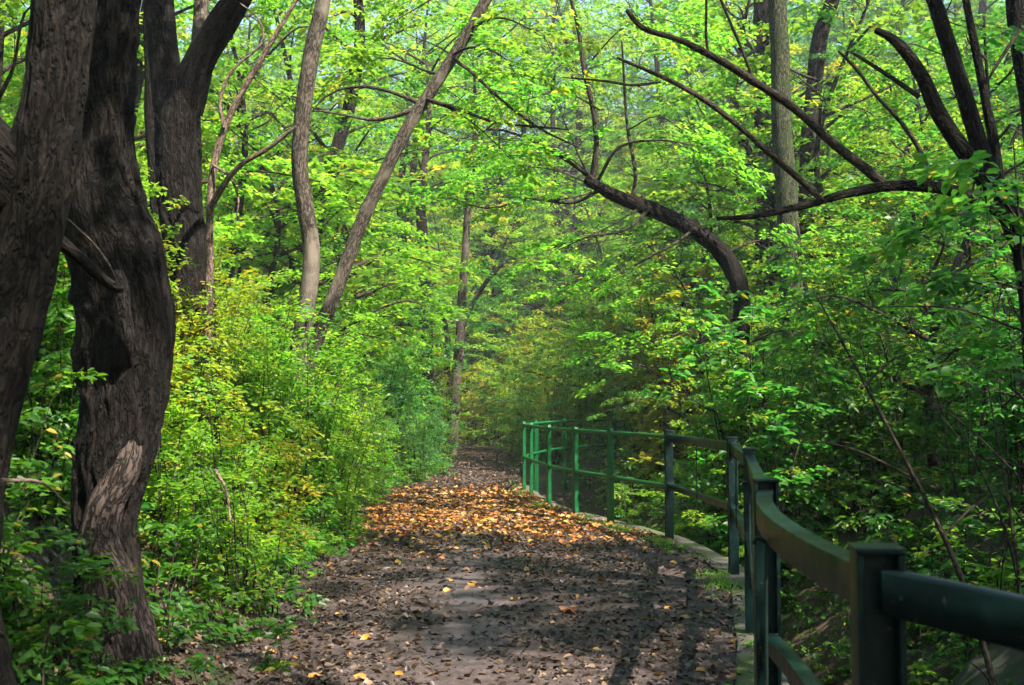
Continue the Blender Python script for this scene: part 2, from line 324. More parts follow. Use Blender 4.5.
# sloping stone revetment on the far bank, low right
rv = []
yy = np.linspace(1.2, 8.2, 60); ss = np.linspace(0, 1, 22)
YY, SS = np.meshgrid(yy, ss, indexing='ij')
base = XR(YY) + 1.08
XX = base + SS * 1.15; ZZ = -1.32 + SS * 1.42
blk = noise3(np.stack([np.floor(YY * 2.4 + .5 * (np.floor(SS * 5) % 2)), np.floor(SS * 5), YY * 0], -1))
ZZ = ZZ + .05 * blk + .03 * fbm2(XX, YY, 3); XX = XX - .05 * blk
V = np.stack([XX, YY, ZZ], -1).reshape(-1, 3); F = grid_faces(*XX.shape)
B2 = V + np.array([.35, 0, -.25]); n0 = len(V)
V2 = np.vstack([V, B2]); F2 = [F]
nr_, nc_ = XX.shape
top = [(i * nc_ + nc_ - 1, (i + 1) * nc_ + nc_ - 1) for i in range(nr_ - 1)]
F2.append(np.array([[a, b, b + n0, a + n0] for a, b in top])); F2.append(np.array([[(nr_ - 1) * nc_ + j, (nr_ - 1) * nc_ + j + 1, (nr_ - 1) * nc_ + j + 1 + n0, (nr_ - 1) * nc_ + j + n0] for j in range(nc_ - 1)]))
link('stone_revetment', np_mesh('stone_revetment', V2, np.vstack(F2)), M['stone'], label='mossy grey stone revetment sloping up behind the nearest dark fence post', category='stone bank')
# water in the bottom of the channel
yw = np.arange(-2, 22, .3); sw = np.linspace(.13, 1.25, 6)
Xw = XR(yw)[:, None] + sw[None, :]; Yw = np.repeat(yw[:, None], 6, 1)
mw, nt, out = newmat('water'); pw = nd(nt, 'ShaderNodeBsdfPrincipled'); pw.inputs['Base Color'].default_value = (.012, .014, .008, 1); pw.inputs['Roughness'].default_value = .08
nn = nd(nt, 'ShaderNodeTexNoise'); nn.inputs['Scale'].default_value = 9; bb = nd(nt, 'ShaderNodeBump'); bb.inputs['Strength'].default_value = .2; nt.links.new(nn.outputs['Fac'], bb.inputs['Height']); nt.links.new(bb.outputs[0], pw.inputs['Normal']); nt.links.new(pw.outputs[0], out.inputs[0])
link('water', np_mesh('water', np.stack([Xw, Yw, np.full_like(Xw, -1.27)], -1).reshape(-1, 3), grid_faces(*Xw.shape)), mw, kind='structure', label='shallow stream in the channel beside the path')

# ------------------------------------------------------------------ fences
def bevelled(me, w=.003):
    import bmesh
    bm = bmesh.new(); bm.from_mesh(me); bmesh.ops.remove_doubles(bm, verts=bm.verts, dist=1e-5)
    bmesh.ops.bevel(bm, geom=list(bm.edges), offset=w, segments=2, affect='EDGES', profile=.6, clamp_overlap=True)
    bm.to_mesh(me); bm.free(); return me
def boxmesh(name, parts, bev=.003):
    V = []; F = []; n = 0
    for p in parts:
        v, f = box_np(*p); V.append(v); F.append(f + n); n += len(v)
    me = np_mesh(name, np.concatenate(V), np.concatenate(F))
    return bevelled(me, bev) if bev else me
def v3(x, y, z=0): return np.array([x, y, z], float)
def tangent(P, i):
    a = np.array(P[max(0, i - 1)]); b = np.array(P[min(len(P) - 1, i + 1)]); t = b - a; return t / np.linalg.norm(t)
PH = 1.10
fence = empty('steel_fence', (FENCE[2][0], FENCE[2][1], 0), 'dark green square-post steel railing curving along the near right path edge', 'fence')
FL = fence.location
def fl(c): return np.asarray(c, float) - np.array([FL.x, FL.y, FL.z])
for i, (x, y) in enumerate(FENCE):
    if i == 0: continue
    t = tangent(FENCE, i)
    if i in (2, 3): t = np.array([.995, -.1])
    tx = v3(*t); n = v3(t[1], -t[0])
    hz = v3(0, 0, (PH + .25) / 2); c = fl((x, y, PH / 2 - .125))
    w = .037
    parts = [(c + tx * w, tx * .006, n * w, hz), (c - tx * w, tx * .006, n * w, hz), (c, tx * (w - .006), n * .005, hz)]
    # H-section post, its web closed on the path side by a cover plate
    parts.append((c - n * (w - .010), tx * (w - .0065), n * .004, hz * .998))
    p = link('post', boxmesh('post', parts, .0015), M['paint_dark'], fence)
    cp = link('post_cap', boxmesh('post_cap', [(fl((x, y, PH + .006)), tx * .045, n * .043, v3(0, 0, .006))], .003), M['paint_dark'], p)
def rail_sweep(line, z0, z1, half, nrm):
    V = []
    for (o, z) in ((-half, z0), (-half, z1), (half, z1), (half, z0)):
        V.append(np.column_stack([line[:, 0] + nrm[:, 0] * o, line[:, 1] + nrm[:, 1] * o, np.full(len(line), z)]))
    V = np.stack(V, 1); n = len(line)
    F = grid_faces(n, 4, True); F = np.vstack([F, [[0, 1, 2, 3]], [[4 * n - 1, 4 * n - 2, 4 * n - 3, 4 * n - 4]]])
    return V.reshape(-1, 3) - np.array([FL.x, FL.y, FL.z]), F
for i in range(1, len(FENCE) - 1):
    a = np.array(FENCE[i]); b = np.array(FENCE[i + 1]); ab = b - a; L = np.linalg.norm(ab); n = np.array([ab[1], -ab[0]]) / L
    bow = -.07 if i == 2 else .0
    t = np.linspace(.044 / L, 1 - .044 / L, 15 if bow else 2)
    line = a + ab * t[:, None] - n * (bow * 4 * t * (1 - t))[:, None] * (-1)
    tt = np.gradient(line, axis=0); tt /= np.linalg.norm(tt, axis=1)[:, None]; nn2 = np.stack([tt[:, 1], -tt[:, 0]], -1)
    V, F = rail_sweep(line, .993, 1.07, .026, nn2)
    link('top_rail', bevelled(np_mesh('top_rail', V, F), .0022), M['paint_dark'], fence)
    line2 = a + ab * t[:, None] + n * ((.05 if bow else 0) * 4 * t * (1 - t))[:, None]
    V, F = rail_sweep(line2, .52, .575, .026, nn2)
    link('lower_rail', bevelled(np_mesh('lower_rail', V, F), .003), M['paint_dark'], fence)
    m_ = line[len(line) // 2] if bow else (line[0] * .55 + line[-1] * .45)
    nm = nn2[len(line) // 2 if bow else 0]
    q = m_ - nm * .034
    bg = Bag(); V, F, B = tube([fl((q[0], q[1], .525)), fl((q[0], q[1], .75)), fl((q[0] + .003, q[1], 1.0))], [.005, .005], 6, 8); bg.add(V, F, B)
    V, F, B = tube([fl((q[0] + .003, q[1], 1.0)), fl((q[0] - nm[0] * .02, q[1] - nm[1] * .02, 1.012)), fl((q[0] - nm[0] * .03, q[1] - nm[1] * .03, .995))], [.006, .006], 8, 8); bg.add(V, F, B)
    link('tie_rod', bg.mesh('tie_rod'), M['rod'], fence)

def plate_post(x, y, t, org, h=1.10, w0=.056, w1=.046):
    """flat bar post with a rounded head; the tube passes through it"""
    tx = v3(*t); n = v3(t[1], -t[0]); c = np.array([x, y, 0]) - org
    out_ = [(-w0, -.25), (-w0, 0), (-w1, h - w1)] + [(w1 * -math.cos(a), h - w1 + w1 * math.sin(a)) for a in np.linspace(0, math.pi, 11)[1:-1]] + [(w1, h - w1), (w0, 0), (w0, -.25)]
    V = []
    for s in (-1, 1):
        for (u, z) in out_: V.append(c + tx * u + n * (.022 * s) + v3(0, 0, z))
    k = len(out_); me = bpy.data.meshes.new('post')
    faces = [tuple(range(k))[::-1], tuple(range(k, 2 * k))] + [(j, (j + 1) % k, k + (j + 1) % k, k + j) for j in range(k)]
    me.from_pydata([tuple(v) for v in V], [], faces); me.update()
    return me
def tube_fence(name, PTS, label, skip_first):
    org = np.array([PTS[1][0], PTS[1][1], 0.]); e = empty(name, tuple(org), label, 'fence')
    for i, (x, y) in enumerate(PTS):
        if i == 0 and skip_first: continue
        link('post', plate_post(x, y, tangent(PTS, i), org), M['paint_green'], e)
    P = curve_pts(PTS, .25)
    for z, nm in ((1.045, 'top_rail'), (.54, 'lower_rail')):
        P2 = np.column_stack([P, np.full(len(P), z)]) - org
        if not skip_first: P2[0] += 0
        V, F, B = tube(P2, [.024, .024], len(P2) * 2, 12)
        b = Bag(); b.add(V, F, B); link(nm, b.mesh(nm), M['paint_green'], e)
    return e
tube_fence('tubular_fence', TUBE, 'bright green tubular railing with round-topped posts beside the orange leaves', True)
tube_fence('tubular_fence', TUBE2, 'green tubular railing turning away right behind the corner post', True)

# ------------------------------------------------------------------ leaf geometry
def norm(a): return a / (np.linalg.norm(a, axis=-1, keepdims=True) + 1e-12)
def leaves(P, D, N, L, Wd, lv, lod=0, curl=.12):
    """arrays -> (V, F, lv per vertex). folded leaves"""
    D = norm(D); S = norm(np.cross(N, D)); N = np.cross(D, S)
    L = L[:, None]; Wd = Wd[:, None]
    t = P + D * L - N * L * curl
    if lod == 0:
        fo = N * Wd * .18
        V = np.stack([P, P + D * L * .28 + S * Wd * .48 + fo, P + D * L * .66 + S * Wd * .40 + fo - N * L * curl * .4, t,
                      P + D * L * .66 - S * Wd * .40 + fo - N * L * curl * .4, P + D * L * .28 - S * Wd * .48 + fo], 1)
        n = len(P); b = np.arange(n)[:, None] * 6
        F = np.stack([b + np.array([[0, 1, 2, 3]]), b + np.array([[0, 3, 4, 5]])], 1).reshape(-1, 4)
        return V.reshape(-1, 3), F, np.repeat(lv, 6)
    V = np.stack([P, P + D * L * .42 + S * Wd * .5, t, P + D * L * .42 - S * Wd * .5], 1)
    n = len(P); F = np.arange(n * 4).reshape(n, 4)
    return V.reshape(-1, 3), F, np.repeat(lv, 4)
def leaf_mesh(name, *a, **k):
    V, F, l = leaves(*a, **k); return np_mesh(name, V, F, attrs={'lv': l})
def spray_template(R, nl, rng, leaf):
    """a flat fan: main twig along +x with side twigs, leaves either side"""
    P = []; D = []
    ns = max(3, int(nl / 9))
    for j in range(ns):
        u = (j + .5) / ns; side = 1 if j % 2 else -1
        o = np.array([u * R, 0, 0]); ang = side * (math.radians(58) - .45 * u + rng.normal(0, .12)); d = np.array([math.cos(ang), math.sin(ang), -.05])
        ll = R * (.62 - .42 * u) * rng.uniform(.7, 1.15)
        for q in range(9):
            w = (q + 1) / 9; p = o + d * ll * w; s2 = 1 if q % 2 else -1; a2 = ang + s2 * rng.uniform(.5, 1.1)
            P.append(p + rng.normal(0, .012, 3)); D.append([math.cos(a2), math.sin(a2), rng.normal(-.15, .2)])
    P.append([R, 0, 0]); D.append([1, 0, -.2])
    P = np.array(P, float); D = np.array(D, float)
    P[:, 2] -= .35 * (P[:, 0] ** 2) / R * .5 + .25 * np.abs(P[:, 1]) ** 2 / R   # droop
    N = np.tile([0, 0, 1.], (len(P), 1)) + rng.normal(0, .33, (len(P), 3))
    return P, D, N
SPR = [spray_template(1.0, 54, np.random.default_rng(40 + i), 1) for i in range(8)]
def basis(d, roll):
    x = norm(d); up = np.tile([0, 0, 1.], (len(d), 1)); y = norm(np.cross(up, x)); z = np.cross(x, y)
    c = np.cos(roll)[:, None]; s = np.sin(roll)[:, None]
    return x, y * c + z * s, z * c - y * s
def sprays(O, Dr, R, rng, leafL, thin=1.0, wr=.62, roll=.25):
    """O origins, Dr directions, R sizes -> leaf arrays"""
    x, y, z = basis(Dr, rng.normal(0, roll, len(O)))
    Ps, Ds, Ns, Ls, lvs = [], [], [], [], []
    idx = rng.integers(0, len(SPR), len(O))
    for k in range(len(SPR)):
        m = np.where(idx == k)[0]
        if len(m) == 0: continue
        P, D, N = SPR[k]
        f = lambda A: A[None, :, 0:1] * x[m][:, None] + A[None, :, 1:2] * y[m][:, None] + A[None, :, 2:3] * z[m][:, None]
        PP = O[m][:, None] + f(P) * R[m][:, None, None]; DD = f(D); NN = f(N)
        tone = rng.normal(0, .13, (len(m), 1)) + np.zeros((1, len(P)))
        Ps.append(PP.reshape(-1, 3)); Ds.append(DD.reshape(-1, 3)); Ns.append(NN.reshape(-1, 3)); lvs.append(tone.ravel())
    P = np.concatenate(Ps); D = np.concatenate(Ds); N = np.concatenate(Ns); lv = np.concatenate(lvs)
    keep = rng.random(len(P)) < thin
    P, D, N, lv = P[keep], D[keep], N[keep], lv[keep]
    P = P + rng.normal(0, .02, P.shape)
    n = len(P); L = leafL * rng.uniform(.6, 1.2, n); lv = np.clip(lv + rng.beta(2, 2.6, n), 0, 1)
    y_ = rng.random(n) < .02; lv[y_] = 1
    return P, D, N, L, L * wr * rng.uniform(.8, 1.15, n), lv

def limb_set(axis, z0, z1, n, len0, len1, rng, rise=.35, biased=None):
    """limbs leaving a trunk axis (polyline) between heights z0 and z1"""
    out = []; C = catmull(axis, 60)
    for i in range(n):
        u = (i + rng.random()) / n; z = z0 + (z1 - z0) * u; b = np.array([np.interp(z, C[:, 2], C[:, 0]), np.interp(z, C[:, 2], C[:, 1]), z])
        a = i * 2.399 + rng.normal(0, .3); 
        if biased is not None and rng.random() < biased[1]: a = biased[0] + rng.normal(0, .6)
        ll = (len0 + (len1 - len0) * u) * rng.uniform(.7, 1.2)
        d = np.array([math.cos(a), math.sin(a), 0])
        p1 = b + d * ll * .35 + v3(0, 0, ll * rise * .5); p2 = b + d * ll * .7 + v3(0, 0, ll * rise * .85) + rng.normal(0, .12, 3); p3 = b + d * ll + v3(0, 0, ll * rise * .9) + rng.normal(0, .2, 3)
        out.append((np.array([b, p1, p2, p3]), .012 + .016 * ll * (1 - .5 * u)))
    return out
def crown_from_limbs(limbs, rng, per_m=3.2, R=.75, leafL=.1, spread=.45, thin=1.0, start=.25, ltwig=True, nang=5):
    O = []; D = []; S = []; bag = Bag()
    for (P, r) in limbs:
        C = catmull(P, 24); L = np.linalg.norm(np.diff(C, axis=0), axis=1).sum()
        V, F, B = tube(P, [r, r * .65, r * .35, r * .12], 14, nang, wob=.05, seed=rng.random() * 50); bag.add(V, F, B)
        n = max(2, int(L * per_m))
        for j in range(n):
            u = start + (1 - start) * (j + rng.random()) / n; i = min(22, int(u * 23)); p = C[i]; t = C[i + 1] - C[i]; t = t / np.linalg.norm(t)
            side = 1 if rng.random() < .5 else -1
            lat = np.array([-t[1], t[0], 0]); a = rng.uniform(.2, 1.2) if u < .93 else rng.uniform(0, .3)
            d = t * math.cos(a) + lat * side * math.sin(a); d[2] = d[2] * .4 + rng.normal(.02, .14); d /= np.linalg.norm(d)
            o = p + d * rng.uniform(0, spread) + v3(0, 0, rng.normal(0, spread * .35)); s = R * rng.uniform(.6, 1.2) * (1.1 - .3 * u)
            O.append(o); D.append(d); S.append(s)
            if ltwig:
                V, F, B = tube([p, (p + o) / 2 + v3(0, 0, .02), o + d * s * .8 - v3(0, 0, s * .08)], [.006, .004, .0015], 5, 3, closed_end=False); bag.add(V, F, B)
    lv = sprays(np.array(O), np.array(D), np.array(S), rng, leafL, thin)
    return lv, bag

# ------------------------------------------------------------------ template trees and shrubs
def dup(root, loc, rz, sc, label=None, name=None, mats=None, tilt=0):
    r = root.copy(); COL.objects.link(r); r.location = loc; r.rotation_euler = (tilt, 0, rz); r.scale = (sc, sc, sc * 1.0)
    if label: r['label'] = label
    if name: r.name = name
    for ch in list(root.children):
        c = ch.copy(); COL.objects.link(c); c.parent = r
        if mats and ch.name.split('.')[0] in ('crown', 'foliage'):
            pass
    return r
def make_bg_tree(seed, H, tr, z0, n, l0, l1, leafL, mat, label, group, name='broadleaf_tree', R=.8, per_m=4.0, thin=1.0, lean=.3, lod=1):
    rng = np.random.default_rng(seed)
    e = empty(name, (0, 0, 0), label, 'tree', group)
    ax = np.array([[0, 0, -.6], [rng.normal(0, lean * .3), rng.normal(0, lean * .3), H * .3], [rng.normal(0, lean), rng.normal(0, lean), H * .65], [rng.normal(0, lean), rng.normal(0, lean), H]])
    b = Bag(); b.add(*tube(ax, [tr * 1.45, tr, tr * .9, tr * .75, tr * .5, tr * .2], 40, 14, rough=.08, seed=seed)); link('trunk', b.mesh('trunk'), M['bark_brown'], e)
    lm = limb_set(ax, z0, H * .97, n, l0, l1, rng)
    a, bag = crown_from_limbs(lm, rng, per_m=per_m, R=R, leafL=leafL, thin=thin)
    link('limbs', bag.mesh('limbs'), M['bark_thin'], e)
    link('crown', leaf_mesh('crown', *a, lod=lod), M[mat], e)
    return e
def make_shrub(seed, H, nst, leafL, mat, label, group, spread=.55, name='leafy_shrub', dens=1.0, lod=0, side=.32, deadf=.1, cat='shrub'):
    """upright stems from one stool with side shoots, leaves in near-horizontal ranks"""
    rng = np.random.default_rng(seed)
    e = empty(name, (0, 0, 0), label, cat, group)
    bag = Bag(); O = []; D = []; S = []
    for i in range(nst):
        a = rng.random() * TAU; r0 = rng.random() ** .5 * spread * .5; h = H * rng.uniform(.55, 1.05); ln = rng.uniform(.1, spread)
        p0 = v3(math.cos(a) * r0, math.sin(a) * r0, -.15); p2 = p0 + v3(math.cos(a) * ln * h * .6, math.sin(a) * ln * h * .6, h + .15); p1 = (p0 + p2) / 2 + rng.normal(0, .06, 3) - v3(math.cos(a), math.sin(a), 0) * .07 * h
        bag.add(*tube([p0, p1, p2], [.009 * H ** .5, .006, .002], 12, 4, wob=.04, seed=seed + i, closed_end=False))
        C = catmull([p0, p1, p2], 24); n = int(h * 7.5 * dens)
        for j in range(n):
            u = (j + rng.random()) / n; u = .12 + .88 * u
            p = C[min(23, int(u * 23.5))]; aa = rng.random() * TAU; d = v3(math.cos(aa), math.sin(aa), rng.normal(.12, .18)); d /= np.linalg.norm(d)
            s = side * rng.uniform(.5, 1.3) * (1.15 - .5 * u)
            O.append(p); D.append(d); S.append(s)
            if rng.random() < .35: bag.add(*tube([p, p + d * s * .8], [.003, .001], 3, 3, closed_end=False))
    a = sprays(np.array(O), np.array(D), np.array(S), rng, leafL, thin=.42, wr=.55, roll=.3)
    link('stems', bag.mesh('stems'), M['bark_thin'], e)
    link('foliage', leaf_mesh('foliage', *a, lod=lod), M[mat], e)
    return e

# sun
AZ, EL = math.radians(-47), math.radians(51)          # azimuth measured from +x towards +y
SUN = np.array([math.cos(EL) * math.cos(AZ), math.cos(EL) * math.sin(AZ), math.sin(EL)])
exec_order = []
# ------------------------------------------------------------------ individual trees
def hero(name, label, mat, pts, radii, nseg=120, nang=28, rough=.07, ridges=.004, bumps=(), wob=.02, seed=1, group=None, cat='tree'):
    P = np.array([W(*p) for p in pts]); base = P[0].copy(); g = float(ZT(np.array([base[0]]), np.array([base[1]]))[0])
    base[2] = g
    P = np.vstack([[base[0], base[1], g - .35], P]) if P[0][2] > g - .1 else P
    e = empty(name, tuple(base), label, cat, group)
    b = Bag(); b.add(*tube(P - base, radii, nseg, nang, rough=rough, ridges=ridges, bumps=bumps, wob=wob, seed=seed))
    link('trunk', b.mesh('trunk'), M[mat], e)
    return e, base
def limb(e, base, mat, pts, radii, nseg=50, nang=12, name='branch', wob=.02, seed=3, ridges=.0015, rough=.10, tw=3.0, **kw):
    P = np.array([W(*p) for p in pts]) - base
    b = Bag(); b.add(*tube(P, radii, nseg, nang, rough=rough, ridges=ridges, wob=wob, seed=seed)); o = link(name, b.mesh(name), M[mat], e, **kw)
    if name == 'branch' and len(pts) > 3 and tw:
        rg = np.random.default_rng(int(seed * 13 + len(pts) * 7 + abs(pts[0][0])) % 9999); C = catmull(P, 60); tb = Bag()
        Lt = np.linalg.norm(np.diff(C, axis=0), axis=1).sum()
        for q in range(int(Lt * tw) if Lt * tw >= 6 else 0):
            i = int(rg.integers(8, 58)); c = C[i]; t = norm((C[i + 1] - C[i])[None])[0]; d = norm((t * .6 + rg.normal(0, .6, 3) + v3(0, 0, .25))[None])[0]; l = rg.uniform(.12, .55)
            p1 = c + d * l * .5 + rg.normal(0, .03, 3); p2 = c + d * l + rg.normal(0, .05, 3)
            tb.add(*tube([c, p1, p2], [.0055, .0035, .0012], 8, 4, closed_end=False))
            if rg.random() < .6: tb.add(*tube([p1, p1 + norm((d + rg.normal(0, .6, 3))[None])[0] * l * .4], [.003, .001], 4, 3, closed_end=False))
        if tb.n: link('twigs', tb.mesh('twigs'), M['bark_thin'], o)
    return o
def crown(e, base, limbs, rng, mat, barkm='bark_thin', **kw):
    lm = [((np.array([W(*p) for p in pts]) - base), r) for pts, r in limbs]
    a, bag = crown_from_limbs(lm, rng, **kw)
    link('limbs', bag.mesh('limbs'), M[barkm], e)
    link('crown', leaf_mesh('crown', *a, lod=0), M[mat], e)
def high_crown(e, base, top, rng, mat, n=14, l0=2.0, l1=2.6, h=5, biased=None, **kw):
    """leafy crown above the frame, round the continued stem"""
    t = W(*top) - base; ax = np.array([t, t + v3(.2, .1, h * .5), t + v3(.1, .3, h)])
    lm = limb_set(ax, t[2], t[2] + h, n, l0, l1, rng, biased=biased)
    b_ = [(ax, .06)]
    a, bag = crown_from_limbs(lm, rng, **kw); bag.add(*tube(ax, [.1, .07, .02], 20, 8))
    link('limbs', bag.mesh('limbs'), M['bark_thin'], e); link('crown', leaf_mesh('crown', *a, lod=1), M[mat], e)
R_ = np.random.default_rng
# T1, nearest left
e, b = hero('broadleaf_tree', 'nearest dark trunk leaning in at the left edge with a swollen side', 'bark_dark',
            [(-70, 700, 3.6), (-55, 600, 3.6), (-42, 500, 3.6), (-18, 400, 3.6), (8, 300, 3.6), (30, 200, 3.6), (46, 120, 3.6), (56, 60, 3.6), (64, 0, 3.6), (80, -120, 3.6), (110, -400, 3.7), (120, -800, 3.8)],
            [.34, .26, .17, .135, .118, .112, .108, .094, .085, .085, .08, .07, .05], 420, 150, ridges=.010, rough=.09,
            bumps=[(.50, 0, .07, .03, .8)], seed=5)
limb(e, b, 'bark_dark', [(20, 190, 3.6), (-5, 160, 3.55), (-30, 130, 3.5), (-70, 110, 3.45)], [.12, .10, .09, .085], 60, 30, rough=.15, ridges=.005)
limb(e, b, 'bark_brown', [(34, 222, 3.62), (58, 240, 3.7), (88, 265, 3.8), (110, 284, 3.9), (122, 290, 3.95)], [.026, .022, .019, .018, .014], 60, 14, rough=.12, tw=0)
high_crown(e, b, (118, -700, 3.8), R_(1), 'leaf_mid', n=12, h=3.0, biased=(-.7, .75), l0=1.8, l1=2.2, leafL=.11, per_m=2.0, R=.8)
# T2, big trunk
e, b = hero('broadleaf_tree', 'massive ridged trunk with a mossy burl and a pale sunlit foot on the left bank', 'bark_dark',
            [(104, 590, 5.3), (101, 540, 5.3), (103, 500, 5.3), (112, 455, 5.3), (120, 410, 5.3), (124, 350, 5.3), (122, 300, 5.3), (108, 250, 5.3), (98, 200, 5.3), (98, 150, 5.3), (102, 80, 5.3), (112, 0, 5.3), (125, -150, 5.4), (130, -500, 5.6)],
            [.21, .15, .135, .145, .17, .19, .195, .205, .205, .195, .155, .135, .125, .115, .09], 560, 200, ridges=.014, rough=.10,
            bumps=[(.52, 0.0, .05, .02, .5), (.42, .2, .05, .03, .6), (.56, 2.9, .04, .03, .6)], seed=9)
limb(e, b, 'bark_base', [(122, 665, 4.95), (112, 590, 5.0), (100, 545, 5.05), (108, 505, 5.08), (128, 468, 5.14), (130, 430, 5.28), (126, 395, 5.36)], [.17, .13, .095, .075, .065, .05, .04, .03], 120, 40, name='root_flare', rough=.14, ridges=.008, label='thick root flaring up the front of the trunk')
limb(e, b, 'bark_brown', [(127, 375, 5.22), (126, 345, 5.06), (124, 320, 5.0), (122, 292, 4.98), (118, 272, 4.96)], [.05, .045, .038, .036, .026], 60, 24, name='branch_stub', rough=.22)
limb(e, b, 'bark_thin', [(120, 285, 4.96), (100, 250, 4.9), (75, 225, 4.85), (62, 215, 4.8)], [.006, .004, .002], 20, 6, name='twig')
high_crown(e, b, (130, -480, 5.6), R_(2), 'leaf_mid', n=11, h=4, biased=(-.3, .4), l0=1.5, l1=2, leafL=.11, per_m=2.0, R=.8)
# T3, forked
e, b = hero('broadleaf_tree', 'dark forked trunk standing in bright leaves right of the massive one', 'bark_dark',
            [(200, 500, 9), (197, 420, 9), (194, 330, 9), (186, 250, 9), (180, 190, 9), (179, 130, 9), (182, 85, 9)],
            [.30, .24, .21, .19, .17, .17, .18, .16], 260, 110, ridges=.010, seed=14, rough=.08)
limb(e, b, 'bark_dark', [(175, 110, 9), (165, 60, 9), (160, 10, 9), (157, -50, 9), (150, -200, 9)], [.15, .125, .115, .11, .09], 70, 30, ridges=.005)
limb(e, b, 'bark_dark', [(184, 110, 9), (200, 62, 8.9), (220, 28, 8.8), (243, -10, 8.7), (280, -80, 8.6), (330, -220, 8.4)], [.15, .125, .115, .10, .09, .06], 70, 30, ridges=.005)
limb(e, b, 'bark_pale', [(192, 95, 9.1), (198, 50, 9.2), (202, 0, 9.3), (206, -60, 9.4)], [.07, .06, .058, .05], 40, 16, label='pale upright stem in the fork')
high_crown(e, b, (160, -260, 9.2), R_(3), 'leaf_bright', n=12, biased=(2.4, .8), h=3.5, leafL=.10, per_m=2.2, R=.8)
e, b = hero('broadleaf_tree', 'slim dark trunk half hidden behind the left of the forked trunk', 'bark_dark',
            [(175, 460, 11.5), (170, 330, 11.5), (160, 200, 11.5), (154, 100, 11.5), (152, 0, 11.5), (150, -150, 11.5)], [.13, .11, .10, .095, .09, .085, .08], 80, 20, seed=15)
high_crown(e, b, (150, -160, 11.5), R_(4), 'leaf_bright', n=12, biased=(2.4, .8), h=3.5, leafL=.10, per_m=2.2, R=.8)
# T4, T5
e, b = hero('broadleaf_tree', 'slender curving upright trunk between the forked trunk and the slanting one', 'bark_pale',
            [(284, 460, 11), (290, 400, 11), (300, 345, 11), (307, 300, 11), (311, 255, 11), (305, 210, 11), (299, 165, 11), (303, 110, 11), (312, 50, 11), (323, 0, 11), (335, -80, 11), (345, -300, 11)],
            [.12, .10, .094, .09, .086, .084, .084, .082, .08, .078, .074, .07, .05], 200, 32, ridges=.003, wob=.012, seed=21)
high_crown(e, b, (345, -240, 11), R_(5), 'leaf_bright', n=12, biased=(2.0, .8), l0=1.6, l1=2.2, h=3.0, leafL=.10, per_m=2.2, R=.8)
e, b = hero('broadleaf_tree', 'slim pale trunk slanting up to the right over the path', 'bark_pale',
            [(284, 455, 12), (300, 390, 12), (318, 335, 12), (337, 288, 12), (362, 222, 12), (385, 175, 12), (413, 120, 12), (449, 62, 12), (486, 0, 12), (520, -70, 12), (600, -240, 12)],
            [.10, .092, .084, .08, .075, .072, .068, .065, .062, .06, .055, .04], 200, 30, ridges=.003, wob=.02, seed=22)
limb(e, b, 'bark_pale', [(424, 103, 12), (405, 113, 12), (375, 120, 12), (345, 116, 12), (318, 112, 12), (300, 116, 12.1)], [.03, .022, .018, .012, .006], 40, 8, wob=.05)
limb(e, b, 'bark_thin', [(420, 103, 12), (385, 90, 12), (350, 88, 12), (325, 98, 12), (313, 112, 12)], [.022, .018, .014, .006], 40, 8, wob=.05)
limb(e, b, 'bark_thin', [(424, 98, 12), (455, 108, 11.6), (490, 122, 11.2), (530, 128, 10.9), (570, 132, 10.6)], [.022, .018, .014, .006], 40, 8, wob=.06)
limb(e, b, 'bark_thin', [(452, 58, 12), (470, 70, 11.7), (500, 100, 11.4), (540, 130, 11.1), (580, 150, 10.8)], [.022, .018, .014, .006], 40, 8, wob=.06)
crown(e, b, [([(452, 55, 12), (480, 50, 11.5), (505, 62, 11), (522, 88, 10.6)], .02), ([(470, 28, 12), (500, 18, 11.6), (530, 30, 11), (560, 52, 10.6)], .02),
             ([(424, 100, 12), (455, 112, 11.6), (485, 135, 11.3), (515, 165, 11)], .015), ([(440, 75, 12), (410, 62, 12.3), (380, 60, 12.6), (350, 75, 12.8)], .02),
             ([(486, 0, 12), (450, -10, 12), (410, 10, 12), (380, 30, 12)], .02), ([(500, -30, 12), (560, -40, 11.6), (620, -10, 11.2), (650, 30, 11)], .02)],
      R_(6), 'leaf_bright', leafL=.075, per_m=5.2, R=.5, spread=.3, thin=.8)
# dead saplings between T3 and T4
e, b = hero('dead_sapling', 'crooked brown leafless sapling beside the forked trunk', 'deadwood',
            [(204, 470, 8.3), (206, 380, 8.3), (205, 290, 8.3), (207, 215, 8.3), (213, 165, 8.3), (225, 125, 8.3), (240, 95, 8.3), (262, 58, 8.3), (285, 20, 8.3), (303, -10, 8.3)],
            [.04, .036, .034, .032, .03, .028, .027, .024, .022, .016, .012], 120, 10, wob=.05, seed=31, ridges=0, cat='sapling')
limb(e, b, 'deadwood', [(208, 214, 8.3), (222, 190, 8.2), (242, 166, 8.1), (268, 150, 8.05), (296, 128, 8.0)], [.026, .024, .02, .017, .012], 50, 9, wob=.05)
limb(e, b, 'deadwood', [(224, 128, 8.3), (222, 100, 8.3), (235, 70, 8.3), (262, 45, 8.3), (258, 20, 8.3), (240, 5, 8.3)], [.016, .012, .010, .008, .004], 50, 7, wob=.06)
limb(e, b, 'deadwood', [(213, 165, 8.3), (232, 178, 8.2), (240, 200, 8.2), (236, 225, 8.2)], [.012, .01, .007, .004], 30, 7, wob=.05)

